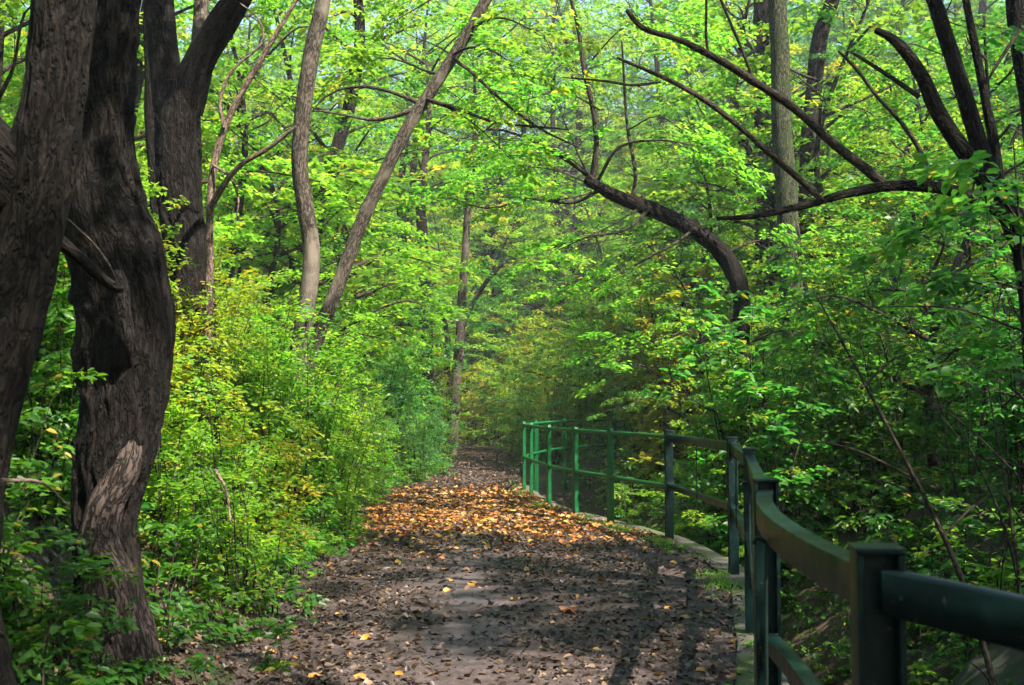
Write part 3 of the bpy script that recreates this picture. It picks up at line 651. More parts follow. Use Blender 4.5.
# T6, the bent tree across the stream
e, b = hero('bent_tree', 'dark trunk across the stream that bends over left towards the path', 'bark_dark',
            [(748, 560, 14), (742, 470, 14), (743, 390, 14), (738, 330, 14), (735, 290, 14), (722, 258, 14), (697, 235, 13.9), (664, 217, 13.8), (632, 204, 13.7), (606, 192, 13.6), (586, 180, 13.5)],
            [.15, .12, .105, .098, .10, .11, .098, .10, .088, .08, .07, .05], 200, 40, ridges=.008, rough=.15, seed=41, wob=.07)
for i, (pts, r) in enumerate([
    ([(600, 188, 13.6), (575, 165, 13.4), (540, 142, 13.2), (500, 130, 13), (465, 140, 12.8)], [.035, .026, .02, .012, .005]),
    ([(592, 183, 13.6), (600, 150, 13.6), (598, 110, 13.6), (585, 60, 13.6), (566, -10, 13.6)], [.045, .036, .032, .028, .02]),
    ([(630, 204, 13.7), (634, 170, 13.8), (630, 130, 13.9), (626, 90, 14), (622, 40, 14)], [.03, .024, .02, .016, .01]),
    ([(600, 190, 13.6), (570, 200, 13.4), (530, 196, 13.2), (490, 206, 13), (450, 196, 12.8)], [.028, .022, .015, .010, .004]),
    ([(648, 210, 13.7), (620, 228, 13.5), (590, 232, 13.3), (560, 246, 13.1)], [.024, .018, .012, .005]),
    ([(596, 184, 13.6), (620, 150, 13.4), (660, 140, 13.2), (700, 145, 13)], [.022, .018, .012, .005]),
    ([(690, 232, 13.8), (665, 250, 13.6), (640, 268, 13.4)], [.022, .018, .010])]):
    limb(e, b, 'bark_thin', pts, r, 50, 8, wob=.09, seed=50 + i, ridges=0)
crown(e, b, [([(600, 188, 13.6), (570, 160, 13.3), (530, 140, 13), (470, 145, 12.6)], .012), ([(590, 180, 13.6), (565, 120, 13.2), (540, 70, 12.8), (500, 40, 12.4)], .012),
             ([(600, 110, 13.6), (560, 90, 13.2), (520, 100, 12.9), (470, 90, 12.6)], .012), ([(600, 190, 13.6), (560, 200, 13.3), (510, 198, 13), (450, 200, 12.6)], .012),
             ([(640, 208, 13.7), (600, 232, 13.4), (560, 246, 13.1), (510, 262, 12.8)], .012), ([(592, 60, 13.6), (620, 30, 13.3), (660, 20, 13), (700, 40, 12.7)], .012),
             ([(690, 232, 13.8), (650, 260, 13.5), (610, 280, 13.2), (560, 300, 13.0)], .012), ([(628, 130, 13.9), (660, 120, 13.6), (690, 140, 13.3), (720, 170, 13)], .012),
             ([(720, 256, 14), (760, 240, 14), (800, 250, 14), (850, 240, 14)], .02), ([(738, 330, 14), (700, 330, 13.6), (650, 345, 13.2), (600, 360, 13)], .02),
             ([(738, 350, 14), (780, 330, 13.8), (830, 340, 13.4)], .02), ([(600, 190, 13.6), (545, 170, 14.5), (480, 175, 15.5), (420, 190, 16.5)], .012)],
      R_(7), 'leaf_bright', leafL=.075, per_m=5.6, R=.58, spread=.35, thin=.85)
# T7, right-hand tree with the long limbs
e, b = hero('broadleaf_tree', 'right-edge tree with long bare limbs reaching out over the stream', 'bark_dark',
            [(1068, 690, 7), (1056, 560, 7), (1046, 430, 7), (1040, 340, 7), (1032, 262, 7), (1016, 222, 7), (1004, 200, 7)],
            [.17, .13, .115, .105, .10, .095, .085, .07], 140, 36, ridges=.004, seed=61, wob=.01)
for i, (pts, r, mt) in enumerate([
    ([(1012, 216, 7), (990, 172, 7), (974, 122, 7), (955, 62, 7), (935, 0, 7), (915, -70, 7), (900, -200, 7)], [.066, .060, .054, .048, .045, .04, .03], 'bark_dark'),
    ([(1000, 195, 7), (990, 135, 7.02), (979, 65, 7.05), (967, 0, 7.1), (960, -80, 7.1)], [.035, .03, .026, .022, .018], 'bark_dark'),
    ([(1010, 214, 7), (983, 178, 6.97), (957, 142, 6.93), (936, 110, 6.9), (921, 76, 6.85), (902, 48, 6.8), (886, 34, 6.8), (874, 29, 6.8)], [.056, .056, .052, .05, .042, .036, .028, .020], 'bark_brown'),
    ([(1030, 245, 7), (996, 210, 6.95), (962, 194, 6.9), (925, 187, 6.85), (888, 187, 6.8), (852, 193, 6.75), (812, 203, 6.7), (775, 210, 6.65), (745, 214, 6.6), (720, 215, 6.6)], [.05, .044, .040, .037, .034, .028, .022, .018, .015, .010], 'bark_brown'),
    ([(889, 188, 6.8), (862, 166, 6.8), (830, 141, 6.8), (790, 107, 6.8), (750, 81, 6.8), (715, 59, 6.8), (680, 41, 6.8), (645, 29, 6.8), (629, 11, 6.8)], [.03, .029, .028, .026, .024, .022, .019, .015, .011], 'bark_thin'),
    ([(822, 200, 6.7), (795, 175, 6.7), (760, 145, 6.7), (720, 112, 6.7), (685, 89, 6.7), (650, 72, 6.7), (614, 57, 6.7)], [.019, .019, .018, .017, .015, .013, .009], 'bark_thin'),
    ([(931, 186, 6.85), (924, 160, 6.85), (905, 125, 6.85), (880, 95, 6.85), (860, 66, 6.85), (842, 47, 6.85)], [.017, .015, .014, .012, .011, .008], 'bark_thin'),
    ([(919, 97, 6.87), (897, 82, 6.87), (876, 68, 6.87), (852, 52, 6.87)], [.016, .014, .012, .007], 'bark_thin'),
    ([(708, 55, 6.8), (706, 30, 6.8), (707, 0, 6.8), (706, -30, 6.8)], [.010, .008, .007, .005], 'bark_thin'),
    ([(755, 84, 6.8), (742, 50, 6.8), (728, 15, 6.8), (715, -20, 6.8)], [.010, .009, .008, .006], 'bark_thin'),
    ([(660, 82, 6.7), (630, 84, 6.65), (600, 80, 6.6), (560, 78, 6.6)], [.009, .008, .007, .004], 'bark_thin'),
    ([(1020, 30, 6.9), (1000, 60, 6.9), (985, 85, 6.9)], [.012, .010, .006], 'bark_thin')]):
    limb(e, b, mt, pts, r, 80, 14, wob=.03, seed=70 + i, ridges=.0025 if i < 5 else .001, rough=.09)
crown(e, b, [([(1010, 214, 7), (985, 215, 6.5), (960, 220, 6.0), (930, 225, 5.8)], .012), ([(1030, 240, 7), (1000, 190, 6.2), (985, 205, 5.6)], .012),
             ([(931, 0, 7), (960, 20, 7.5), (1000, 30, 8)], .01), ([(1035, 290, 7), (1000, 280, 6.3), (970, 290, 6)], .01), ([(1040, 330, 7), (1010, 350, 6.5), (985, 345, 6.1)], .01)],
      R_(8), 'leaf_mid', leafL=.085, per_m=4, R=.36, spread=.2, thin=.55)
high_crown(e, b, (905, -300, 7), R_(9), 'leaf_mid', n=12, l0=1.6, l1=2.4, h=3, leafL=.11, per_m=2.0, R=.7)

# further trunks
def trunk_tree(label, pts, r, mat, crownmat, seed, hcrown=True, top=None, **kw):
    e, b = hero('broadleaf_tree', label, mat, pts, r, 90, 18, seed=seed, ridges=.004)
    if hcrown: high_crown(e, b, top or pts[-1], R_(seed), crownmat, **({'n': 4} if seed == 85 else {'n': 14}), biased=(0, .95) if seed in (81, 82, 83, 84, 85) else None, h=4, leafL=.11, per_m=2.2, R=.8)
    return e, b
trunk_tree('ivy-covered trunk behind the thin diagonal limbs on the right', [(797, 470, 18), (795, 400, 18), (792, 300, 18), (786, 200, 18), (781, 120, 18), (780, 60, 18), (776, -60, 18), (774, -300, 18)], [.24, .21, .19, .18, .17, .16, .15, .14, .12], 'bark_ivy', 'leaf_mid', 81)
trunk_tree('left of the close pair of grey trunks at the top right', [(766, 420, 25), (764, 200, 25), (762, 60, 25), (761, -40, 25)], [.24, .21, .20, .19, .18], 'bark_brown', 'leaf_mid', 82)
trunk_tree('right of the close pair of grey trunks at the top right', [(790, 420, 25.5), (783, 200, 25.5), (779, 60, 25.5), (776, -40, 25.5)], [.23, .20, .19, .185, .17], 'bark_brown', 'leaf_mid', 83)
trunk_tree('dark trunk curving up to the right beyond the close pair of trunks', [(800, 400, 22), (806, 200, 22), (814, 80, 22), (820, 35, 22), (832, 0, 22), (842, -40, 22)], [.2, .18, .17, .16, .15, .14, .12], 'bark_brown', 'leaf_bright', 84)
trunk_tree('dark trunk cut by the right edge behind the limbs', [(1062, 520, 9.5), (1050, 300, 9.5), (1036, 130, 9.5), (1024, 50, 9.5), (1016, -20, 9.5), (1010, -120, 9.5), (1010, -660, 9.5)], [.14, .12, .11, .10, .095, .09, .085], 'bark_dark', 'leaf_mid', 85, top=(1010, -640, 9.5))
e, b = trunk_tree('smooth forked trunk standing where the path bends', [(452, 440, 29), (456, 380, 29), (460, 340, 29), (462, 300, 29), (464, 260, 29), (468, 200, 29)], [.17, .155, .14, .13, .12, .10, .08], 'bark_pale', 'leaf_mid', 86)
limb(e, b, 'bark_pale', [(460, 335, 29), (472, 305, 29), (488, 280, 28.8), (505, 262, 28.6)], [.08, .07, .06, .04], 30, 12)
limb(e, b, 'bark_brown', [(455, 400, 29), (447, 370, 29), (448, 340, 29), (440, 300, 29)], [.10, .09, .07, .05], 30, 10)
trunk_tree('dark trunk just left of the smooth forked one at the bend', [(428, 440, 27), (427, 380, 27), (426, 320, 27), (424, 270, 27), (420, 200, 27)], [.22, .19, .18, .17, .15, .12], 'bark_dark', 'leaf_mid', 87)
trunk_tree('slim dark trunk farthest left of those at the bend', [(408, 430, 30), (407, 370, 30), (405, 310, 30), (404, 260, 30), (400, 190, 30)], [.20, .18, .17, .16, .15, .12], 'bark_dark', 'leaf_bright', 88)

# ------------------------------------------------------------------ background trees
TM = [make_bg_tree(201, 12, .14, 1.5, 30, 2.8, 1.8, .105, 'leaf_bright', 'x', None),
      make_bg_tree(202, 14, .15, 1.8, 32, 3.0, 2.0, .105, 'leaf_mid', 'x', None),
      make_bg_tree(203, 10, .10, 1.2, 27, 2.6, 1.5, .10, 'leaf_bright', 'x', None, lean=.5)]
UM = [make_bg_tree(211, 5.0, .05, .5, 20, 1.8, .9, .08, 'leaf_bright', 'x', None, name='understorey_tree', R=.55, per_m=4.6),
      make_bg_tree(212, 6.0, .06, .7, 22, 2.0, 1.0, .08, 'leaf_mid', 'x', None, name='understorey_tree', R=.55, per_m=4.4, lean=.6),
      make_bg_tree(213, 4.0, .04, .3, 18, 1.6, .8, .075, 'leaf_bright', 'x', None, name='understorey_tree', R=.5, per_m=4.8)]
for t in TM + UM: t['used'] = 0
def setmat(root, mat):
    for ch in root.children:
        if ch.name.split('.')[0] in ('crown', 'foliage'):
            ch.material_slots[0].link = 'OBJECT'; ch.material_slots[0].material = M[mat]
def place(tm, x, y, sc, mat, label, group, zoff=-.05):
    z = float(ZT(np.array([x]), np.array([y]))[0]) + zoff
    rz = RNG.random() * TAU
    if not tm.get('used'):
        r = tm; r.location = (x, y, z); r.rotation_euler = (0, 0, rz); r.scale = (sc,) * 3; r['used'] = 1
    else: r = dup(tm, (x, y, z), rz, sc)
    r['label'] = label; r['group'] = group; setmat(r, mat); return r
TARGETS = [v3(4, 11, .8), v3(5, 13, 1.5), v3(3.5, 9, .5), v3(6, 15, 3), v3(3.2, 16.5, 1), v3(.5, 27, .5), v3(-.5, 23, 0), v3(3.5, 20, 2), v3(4.5, 22, 4), v3(4, 16, 3), v3(-1.4, 13.2, 0), v3(.5, 13.3, 0), v3(-1.2, 16, 0), v3(.1, 15.8, 0), v3(-.5, 14.5, 0), v3(1, 30, 2), v3(2.5, 35, 2), v3(0, 40, 2), v3(1, 45, 3), v3(3, 27, 2), v3(3, 17, 2), v3(-.9, 26, 0), v3(-1.5, 34, .5), v3(-3, 38, 0), v3(0, 38, 1.5), v3(1.5, 33, 1.5), v3(-.5, 20, .3), v3(-1.4, 40, 2), v3(.5, 43, 2), v3(-3.5, 8.5, 2.0), v3(-3.2, 10.5, 1.6), v3(-2.6, 13, 1.4), v3(-.4, 14.8, 0), v3(-1.2, 14.2, 0), v3(-1.2, 30, 0), v3(-2.2, 35, .3), v3(-2.05, 5.3, .9), v3(-1.8, 5.3, 2.6), v3(-2.5, 9, 3.3), v3(-4.5, 12, 3.5), v3(.0, 12, 4)]
TARGETS2 = TARGETS + [v3(4, 14, 3.5), v3(5.5, 20, 4.5), v3(7, 26, 6), v3(3.5, 24, 2), v3(2.5, 31, 3), v3(-1, 40, 3), v3(1.5, 38, 2), v3(0, 36, 6), v3(-4, 20, 4), v3(-6, 28, 6), v3(4, 36, 8), v3(-2, 46, 3), v3(-5, 44, 5), v3(8, 34, 7), v3(10, 30, 8), v3(-1.5, 24, 6), v3(-8, 24, 6), v3(0, 30, 8), v3(3.5, 18, 7), v3(8, 42, 5), v3(-9, 36, 7)]
def blocks(x, y, r, h0, h1, TG=TARGETS):
    z0 = float(ZT(np.array([x]), np.array([y]))[0])
    for T in TG:
        d = SUN[:2]; rel = np.array([x, y]) - T[:2]; s = rel.dot(d) / d.dot(d)
        if s < 0: continue
        if np.linalg.norm(rel - d * s) < r * (1.4 if T[1] > 24 else 1) and z0 + h0 - .5 < T[2] + SUN[2] * s < z0 + h1 + .5: return True
    return False
def inview(x, y, m=3.0): return y > 0 and abs(x) < .49 * y + m
placed = [(-2.1, 5.3), (-1.9, 3.6), (-2.7, 9), (-2.1, 11), (-2.6, 12), (2.9, 14), (3.4, 7), (4.6, 18), (5.8, 25), (6.5, 22), (4.5, 9.5), (-1.4, 29), (-2.2, 27), (-2.9, 30)]
def far_enough(x, y, dmin): return all((x - a) ** 2 + (y - b) ** 2 > dmin * dmin for a, b in placed)
cnt = 0
rg = np.random.default_rng(77)
SHADE = [(6.2, 2.6), (12.5, 6.0), (2.9, -2.9), (5.2, -1.2), (9.5, .5), (13, 3.5), (2.2, -3.5), (13.5, 8.5), (8, -4), (-5, -3), (-6, 2), (-2.5, -6), (-9, -1), (-10, 5), (4, -9), (-6, -10), (0, -13)]  # unseen trees; the right-hand ones are added to shade path, fence and trunks
for q_, (x, y) in enumerate(SHADE):
    place(TM[q_ % 3], x, y, 1.0, 'leaf_mid', 'unseen tall leafy woodland tree near the camera', 'tall trees of the right slope'); placed.append((x, y))
for (x, y, k_, sc) in [(-3.4, 19.4, 0, 1.0), (-4.4, 24.6, 2, 1.1), (-3.2, 34, 1, 1.0), (2.2, 47, 1, 1.2), (-1.2, 50, 0, 1.3)]:
    place(TM[k_], x, y, sc, 'leaf_bright', 'x', 'tall trees of the left slope'); placed.append((x, y))
for it in range(5000):
    y = rg.uniform(12, 60) if cnt < 36 else rg.uniform(40, 74); side = rg.random()
    xl = float(XL(y)); xr = float(XR(y))
    x = xl - 3.6 - rg.exponential(7) if side < .45 else xr + 8.5 + rg.exponential(8)
    if y > 44: x = rg.uniform(-.5 * y - 2, .5 * y + 2)
    if not inview(x, y, 4): continue
    dm = 4.0 if y < 40 else 3.6
    if not far_enough(x, y, dm): continue
    if (xl - 1 < x < xr + 1): continue
    tm = TM[cnt % 3]; sc = rg.uniform(.8, 1.2) if y < 44 else rg.uniform(1.1, 1.6)
    if blocks(x, y, 2.2 * sc, 3 * sc, 12 * sc, TARGETS2): continue
    left = x < xl
    mat = rg.choice(['leaf_bright', 'leaf_mid', 'leaf_gold', 'leaf_cool'], p=[.5, .2, .2, .1] if left else [.42, .38, .1, .1])
    place(tm, x, y, sc, mat, 'tall leafy woodland tree on the slope left of the path' if left else 'unseen tall leafy woodland tree near the camera', 'tall trees of the left slope' if left else 'tall trees of the right slope')
    placed.append((x, y)); cnt += 1
    if cnt >= 115: break
uc = 0; uplaced = []
for it in range(6000):
    y = rg.uniform(9, 58); xl = float(XL(y)); xr = float(XR(y)); side = rg.random()
    x = xl - 1.6 - rg.exponential(5) if side < .45 else xr + (3.0 if y < 24 else 1.6) + rg.exponential(5)
    if y > 38 and rg.random() < .5: x = rg.uniform(-9, 9)
    if not inview(x, y, 2) or (xl - 1.3 < x < xr + 1.3 and y < 42): continue
    if any((x - a) ** 2 + (y - b) ** 2 < 1.8 ** 2 for a, b in uplaced): continue
    left = x < xl; sc = rg.uniform(.8, 1.25) * (1.25 if y > 18 and not left else 1)
    if left and y < 16 and x > xl - 4: continue
    if blocks(x, y, 1.65 * sc, .5 * sc, 5 * sc): continue
    mat = rg.choice(['leaf_bright', 'leaf_mid', 'leaf_gold', 'leaf_cool', 'leaf_dark'], p=[.45, .2, .2, .15, 0] if left or y > 30 else [.3, .35, .08, .07, .2])
    place(UM[uc % 3], x, y, sc, mat, 'small bushy tree under the tall trees left of the path' if left else 'small bushy tree under the tall trees right of the path', 'small understorey trees on the left' if left else 'small understorey trees on the right')
    uplaced.append((x, y)); uc += 1
    if uc >= 200: break
for (x, y, k_, sc) in [(-4.6, 18, 2, 1.9), (4.7, 20, 1, .9), (5.6, 17, 1, .8), (7.0, 21, 0, 1.0), (5.4, 23.4, 0, 1.8), (6.1, 24.0, 1, 1.7), (5.6, 23.0, 2, 2.1), (6.1, 20.6, 2, 2.0), (2.6, 13.2, 2, .62), (3.1, 13.1, 0, .55), (1.7, 31.5, 1, .8), (2.4, 28, 0, .8), (-3.9, 31, 2, 1.6), (-.4, 45, 0, 1.6), (1.6, 43.5, 1, 1.6), (-2, 46, 2, 1.8), (3.4, 42, 0, 1.6)]:
    place(UM[k_], x, y, sc, 'leaf_bright', 'small bushy tree under the tall trees left of the path' if x < 0 else 'small bushy tree under the tall trees right of the path', 'small understorey trees on the left' if x < 0 else 'small understorey trees on the right')
for (x, y, k_, sc) in [(-3, -3.5, 1, 1.2), (-1.2, -7, 0, 1.2), (2, -9, 1, 1.4), (-4.5, -.5, 2, 1.2), (4.5, -7, 1, 1.3), (-5, -6, 0, 1.5), (0, -11, 1, 1.6)]:  # unseen trees behind the camera, added to darken the railing's reflections
    place(UM[k_], x, y, sc, 'leaf_mid', 'small bushy tree under the tall trees left of the path' if x < 0 else 'small bushy tree under the tall trees right of the path', 'small understorey trees on the left' if x < 0 else 'small understorey trees on the right')
for (x, y, k_, sc) in [(-3.6, 21.5, 1, 1.1), (-3.2, 24.6, 0, .95)]:
    place(UM[k_], x, y, sc, 'leaf_bright', 'x', 'small understorey trees on the left')
print('trees', cnt, uc, flush=True); import sys; sys.stderr.write('trees %d %d\n' % (cnt, uc))

# far wood that closes the view: one mass of leaf clumps on the rising slope
rg2 = np.random.default_rng(5); n = 120000
yy = rg2.uniform(60, 90, n); xx = rg2.uniform(-50, 50, n); hh = rg2.random(n) ** .85 * 32
zz = ZT(xx, yy) + hh + 2.5 * fbm2(xx, yy + hh, .18)
keep = noise3(np.stack([xx * .22, yy * .2, hh * .3], -1)) > -.4
P = np.stack([xx, yy, zz], -1)[keep]; n = len(P)
D = rg2.normal(0, 1, (n, 3)); D[:, 2] *= .35; N = rg2.normal(0, .45, (n, 3)) + v3(0, 0, 1)
lv = np.clip(.45 + .35 * noise3(P * .25) + rg2.normal(0, .15, n), 0, .97)
link('distant_woodland', leaf_mesh('distant_woodland', P, D, N, np.full(n, .42) * rg2.uniform(.5, 1.2, n), np.full(n, .26), lv, lod=1), M['leaf_mid'], kind='stuff', label='hazy wall of distant woodland foliage closing the view')

# ------------------------------------------------------------------ shrubs
SA = [make_shrub(300 + i, h, ns, .052, 'leaf_bright', 'x', None, spread=sp, dens=1.25) for i, (h, ns, sp) in enumerate([(1.9, 13, .5), (2.3, 14, .45), (1.5, 12, .55), (1.1, 12, .6)])]
SB = [make_shrub(320 + i, h, ns, .085, 'leaf_dark', 'x', None, spread=sp, dens=.75, side=.36) for i, (h, ns, sp) in enumerate([(1.8, 9, .6), (2.6, 10, .5), (1.1, 9, .7)])]
SC = [make_shrub(340 + i, h, ns, .085, 'leaf_mid', 'x', None, spread=sp, dens=.8, side=.2, name='low_plant', cat='plant') for i, (h, ns, sp) in enumerate([(.45, 7, .9), (.6, 6, .8)])]
rg3 = np.random.default_rng(9); sp_ = []; ns = 0
LB = 'light green small-leaved shrub in the thicket along the left bank'; GB = 'small-leaved shrubs along the left bank'
for it in range(6000):
    y = rg3.uniform(6.9, 24); s = .25 + rg3.exponential(1.7); x = float(XL(y)) - s
    if s > 6 or not inview(x, y, .6): continue
    dm = .62 if y < 12 else .8
    if any((x - a) ** 2 + (y - b) ** 2 < dm * dm for a, b in sp_): continue
    if math.hypot(x + 2.08, y - 5.3) < .75: continue
    i = 3 if s < .5 else (2 if s < .95 else int(rg3.integers(0, 2)))
    if y > 15 and s < 1.2: i = 1 if s > .5 else 2
    mat = 'leaf_cool' if (y > 15 and rg3.random() < .7) else rg3.choice(['leaf_bright', 'leaf_gold', 'leaf_mid'], p=[.66, .22, .12])
    r = place(SA[i], x, y, rg3.uniform(.85, 1.1) * (1 + .05 * min(1, max(0, s - .8))), mat, 'bluish green shrub spilling towards the path near the bend' if mat == 'leaf_cool' and y > 15 else LB, 'bluish shrubs near the bend' if mat == 'leaf_cool' and y > 15 else GB)
    sp_.append((x, y)); ns += 1
    if ns >= 150: break
for (x, y, sc) in [(-2.15, 9.7, 1.0), (-1.95, 10.2, 1.05), (-2.35, 10.3, 1.1), (-2.2, 10.7, 1.0), (-2.6, 9.9, .95), (-1.85, 10.9, .9), (-2.0, 11.5, 1.0)]:
    place(SA[0], x, y, sc, 'leaf_bright', LB, GB)
for q_ in range(30):
    y = rg3.uniform(6.9, 11); s = rg3.uniform(.8, 3.0); x = float(XL(y)) - s
    place(SA[q_ % 2], x, y, rg3.uniform(.75, .95), 'leaf_bright' if q_ % 3 else 'leaf_gold', LB, GB)
print('left shrubs', ns)
# near left, broad leaves on the shady bank
k = 0
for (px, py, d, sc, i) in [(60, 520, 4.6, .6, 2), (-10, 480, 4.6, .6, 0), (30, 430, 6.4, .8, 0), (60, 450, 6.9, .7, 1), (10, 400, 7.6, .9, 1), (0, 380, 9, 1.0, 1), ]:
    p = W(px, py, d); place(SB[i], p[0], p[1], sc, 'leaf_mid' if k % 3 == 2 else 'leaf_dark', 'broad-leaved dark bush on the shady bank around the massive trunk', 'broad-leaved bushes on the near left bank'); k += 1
# leafy mass round the far end of the path and beside it
fs = 0; fsp = []
for it in range(4000):
    y = rg3.uniform(19, 50); xl = float(XL(y)); xr = float(XR(y))
    x = rg3.uniform(xr + .35, xr + 7) if rg3.random() < .7 else xl - rg3.uniform(.3, 5)
    if y < 25 and xr < x < xr + 2.6: continue
    if any((x - a) ** 2 + (y - b) ** 2 < 1.15 ** 2 for a, b in fsp) or not inview(x, y, 0): continue
    r = place((SA + SB[:2])[fs % 6] if abs(x) < 30 else SA[0], x, y, rg3.uniform(1.0, 1.7), rg3.choice(['leaf_bright', 'leaf_gold', 'leaf_mid'], p=[.5, .45, .05]), 'sunlit shrub massed beyond the bend of the path', 'sunlit shrubs beyond the bend'); fsp.append((x, y)); fs += 1  # gold leaves weighted up: the far sunny glow is put into leaf colour
    if fs >= 110: break
for q_, (x, y, sc) in enumerate([(-1.75, 27.6, 1.1), (-2.0, 26.2, 1.0), (-2.3, 28.6, 1.3), (-1.7, 19.6, .7), (-1.75, 20.8, .8), (-2.2, 22, .9), (-2.3, 18.6, .8), (-2.6, 20.2, 1.0), (-1.9, 23.4, .8),
                                  (-.6, 41, 1.3), (.6, 40, 1.2), (1.6, 39, 1.3), (-1.6, 42.5, 1.4), (0, 43, 1.6), (2.8, 40.5, 1.5), (1.2, 42, 1.6), (.9, 37.5, 1.0)]):
    far_ = q_ > 8 or q_ < 3
    place(SA[q_ % 3], x, y, sc, 'leaf_gold' if far_ and q_ % 2 else 'leaf_bright' if far_ else 'leaf_cool', 'sunlit shrub massed beyond the bend of the path' if far_ else 'bluish green shrub spilling towards the path near the bend', 'sunlit shrubs beyond the bend' if far_ else 'bluish shrubs near the bend')  # gold on far shrubs again carries the glow as colour
for (x, y, sc) in [(2.6, 12.9, 1.5), (3.2, 13.0, 1.6), (2.9, 13.3, 1.2), (3.6, 14.4, 1.4), (4.2, 12.6, 1.3), (4.6, 14.6, 1.5)]:
    place(SB[int(sc * 10) % 2], x, y, sc, 'leaf_mid', 'leafy bush hiding the foot of the bent tree', 'bushes round the foot of the bent tree')
# thin bare saplings standing in the right thicket
for q_ in range(16):
    y = rg3.uniform(5.5, 13); x = float(XR(y)) + rg3.uniform(2.2, 5); x = min(x, .47 * y)
    z = float(ZT(np.array([x]), np.array([y]))[0]); h = rg3.uniform(2.0, 4.2); ln = rg3.normal(0, .8, 2)
    se = empty('bare_sapling', (x, y, z), 'thin dark leafless sapling in the thicket across the stream', 'sapling', 'thin leafless saplings across the stream')
    p0 = v3(0, 0, -.1); p1 = v3(ln[0] * .3, ln[1] * .2, h * .5); p2 = v3(ln[0], ln[1] * .5, h)
    bg = Bag(); r0 = rg3.uniform(.010, .022); bg.add(*tube([p0, p1, p2], [r0, r0 * .7, r0 * .2], 40, 7, wob=.07, seed=q_ * 3.1)); link('trunk', bg.mesh('trunk'), M['bark_thin'], se)
    C = catmull([p0, p1, p2], 20)
    for k_ in range(5):
        c = C[int(rg3.integers(6, 18))]; d = v3(rg3.normal(0, 1), rg3.normal(0, .6), rg3.uniform(.1, .9)); d = d / np.linalg.norm(d) * rg3.uniform(.3, .9)
        bg = Bag(); bg.add(*tube([c, c + d * .5 + v3(0, 0, .04), c + d], [r0 * .45, r0 * .3, r0 * .12], 16, 5, wob=.05, seed=k_ + q_)); link('branch', bg.mesh('branch'), M['bark_thin'], se)
# right bank thicket
spr_ = []; ns = 0
for it in range(6000):
    y = rg3.uniform(2.5, 26); t = 1.9 + rg3.exponential(2.4); x = float(XR(y)) + t
    if t > 9 or not inview(x, y, .8): continue
    dm = .7 if y < 10 else .95
    if y < 8.4 and t < 2.3: continue
    if any((x - a) ** 2 + (y - b) ** 2 < dm * dm for a, b in spr_): continue
    i = int(rg3.integers(0, 2)) if t > 2.6 else 2
    mat = rg3.choice(['leaf_dark', 'leaf_mid', 'leaf_bright'], p=[.25, .55, .20])
    place(SB[i], x, y, rg3.uniform(.75, 1.1), mat, 'dark leafy shrub in the thicket across the stream', 'shrubs of the thicket across the stream')
    spr_.append((x, y)); ns += 1
    if ns >= 160: break
print('right shrubs', ns)
ns = 0; sp2 = []
for it in range(4000):   # small plants along both path edges, kerb and stream banks
    z = rg3.random()
    y = rg3.uniform(3.0, 26)
    if z < .45: x = float(XL(y)) - rg3.uniform(-.05, 1.3)
    elif z < .6: x = float(XR(y)) - rg3.uniform(.06, .2); 
    else: x = float(XR(y)) + rg3.uniform(1.1, 2.4)
    if not inview(x, y, .4): continue
    if any((x - a) ** 2 + (y - b) ** 2 < .3 ** 2 for a, b in sp2) or (z < .45 and y < 6.5 and rg3.random() < .6): continue
    sc = rg3.uniform(.35, .9) if not (.45 <= z < .6) else rg3.uniform(.12, .28)
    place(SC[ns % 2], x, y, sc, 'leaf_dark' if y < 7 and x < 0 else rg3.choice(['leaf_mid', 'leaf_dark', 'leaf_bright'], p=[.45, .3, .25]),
          'low leafy plant at the foot of the left bank' if z < .45 else ('small weed growing by the concrete edging' if z < .6 else 'low leafy plant on the stream bank'),
          'low plants of the left bank' if z < .45 else ('weeds by the edging' if z < .6 else 'low plants on the stream bank'))
    sp2.append((x, y)); ns += 1
    if ns >= 280: break

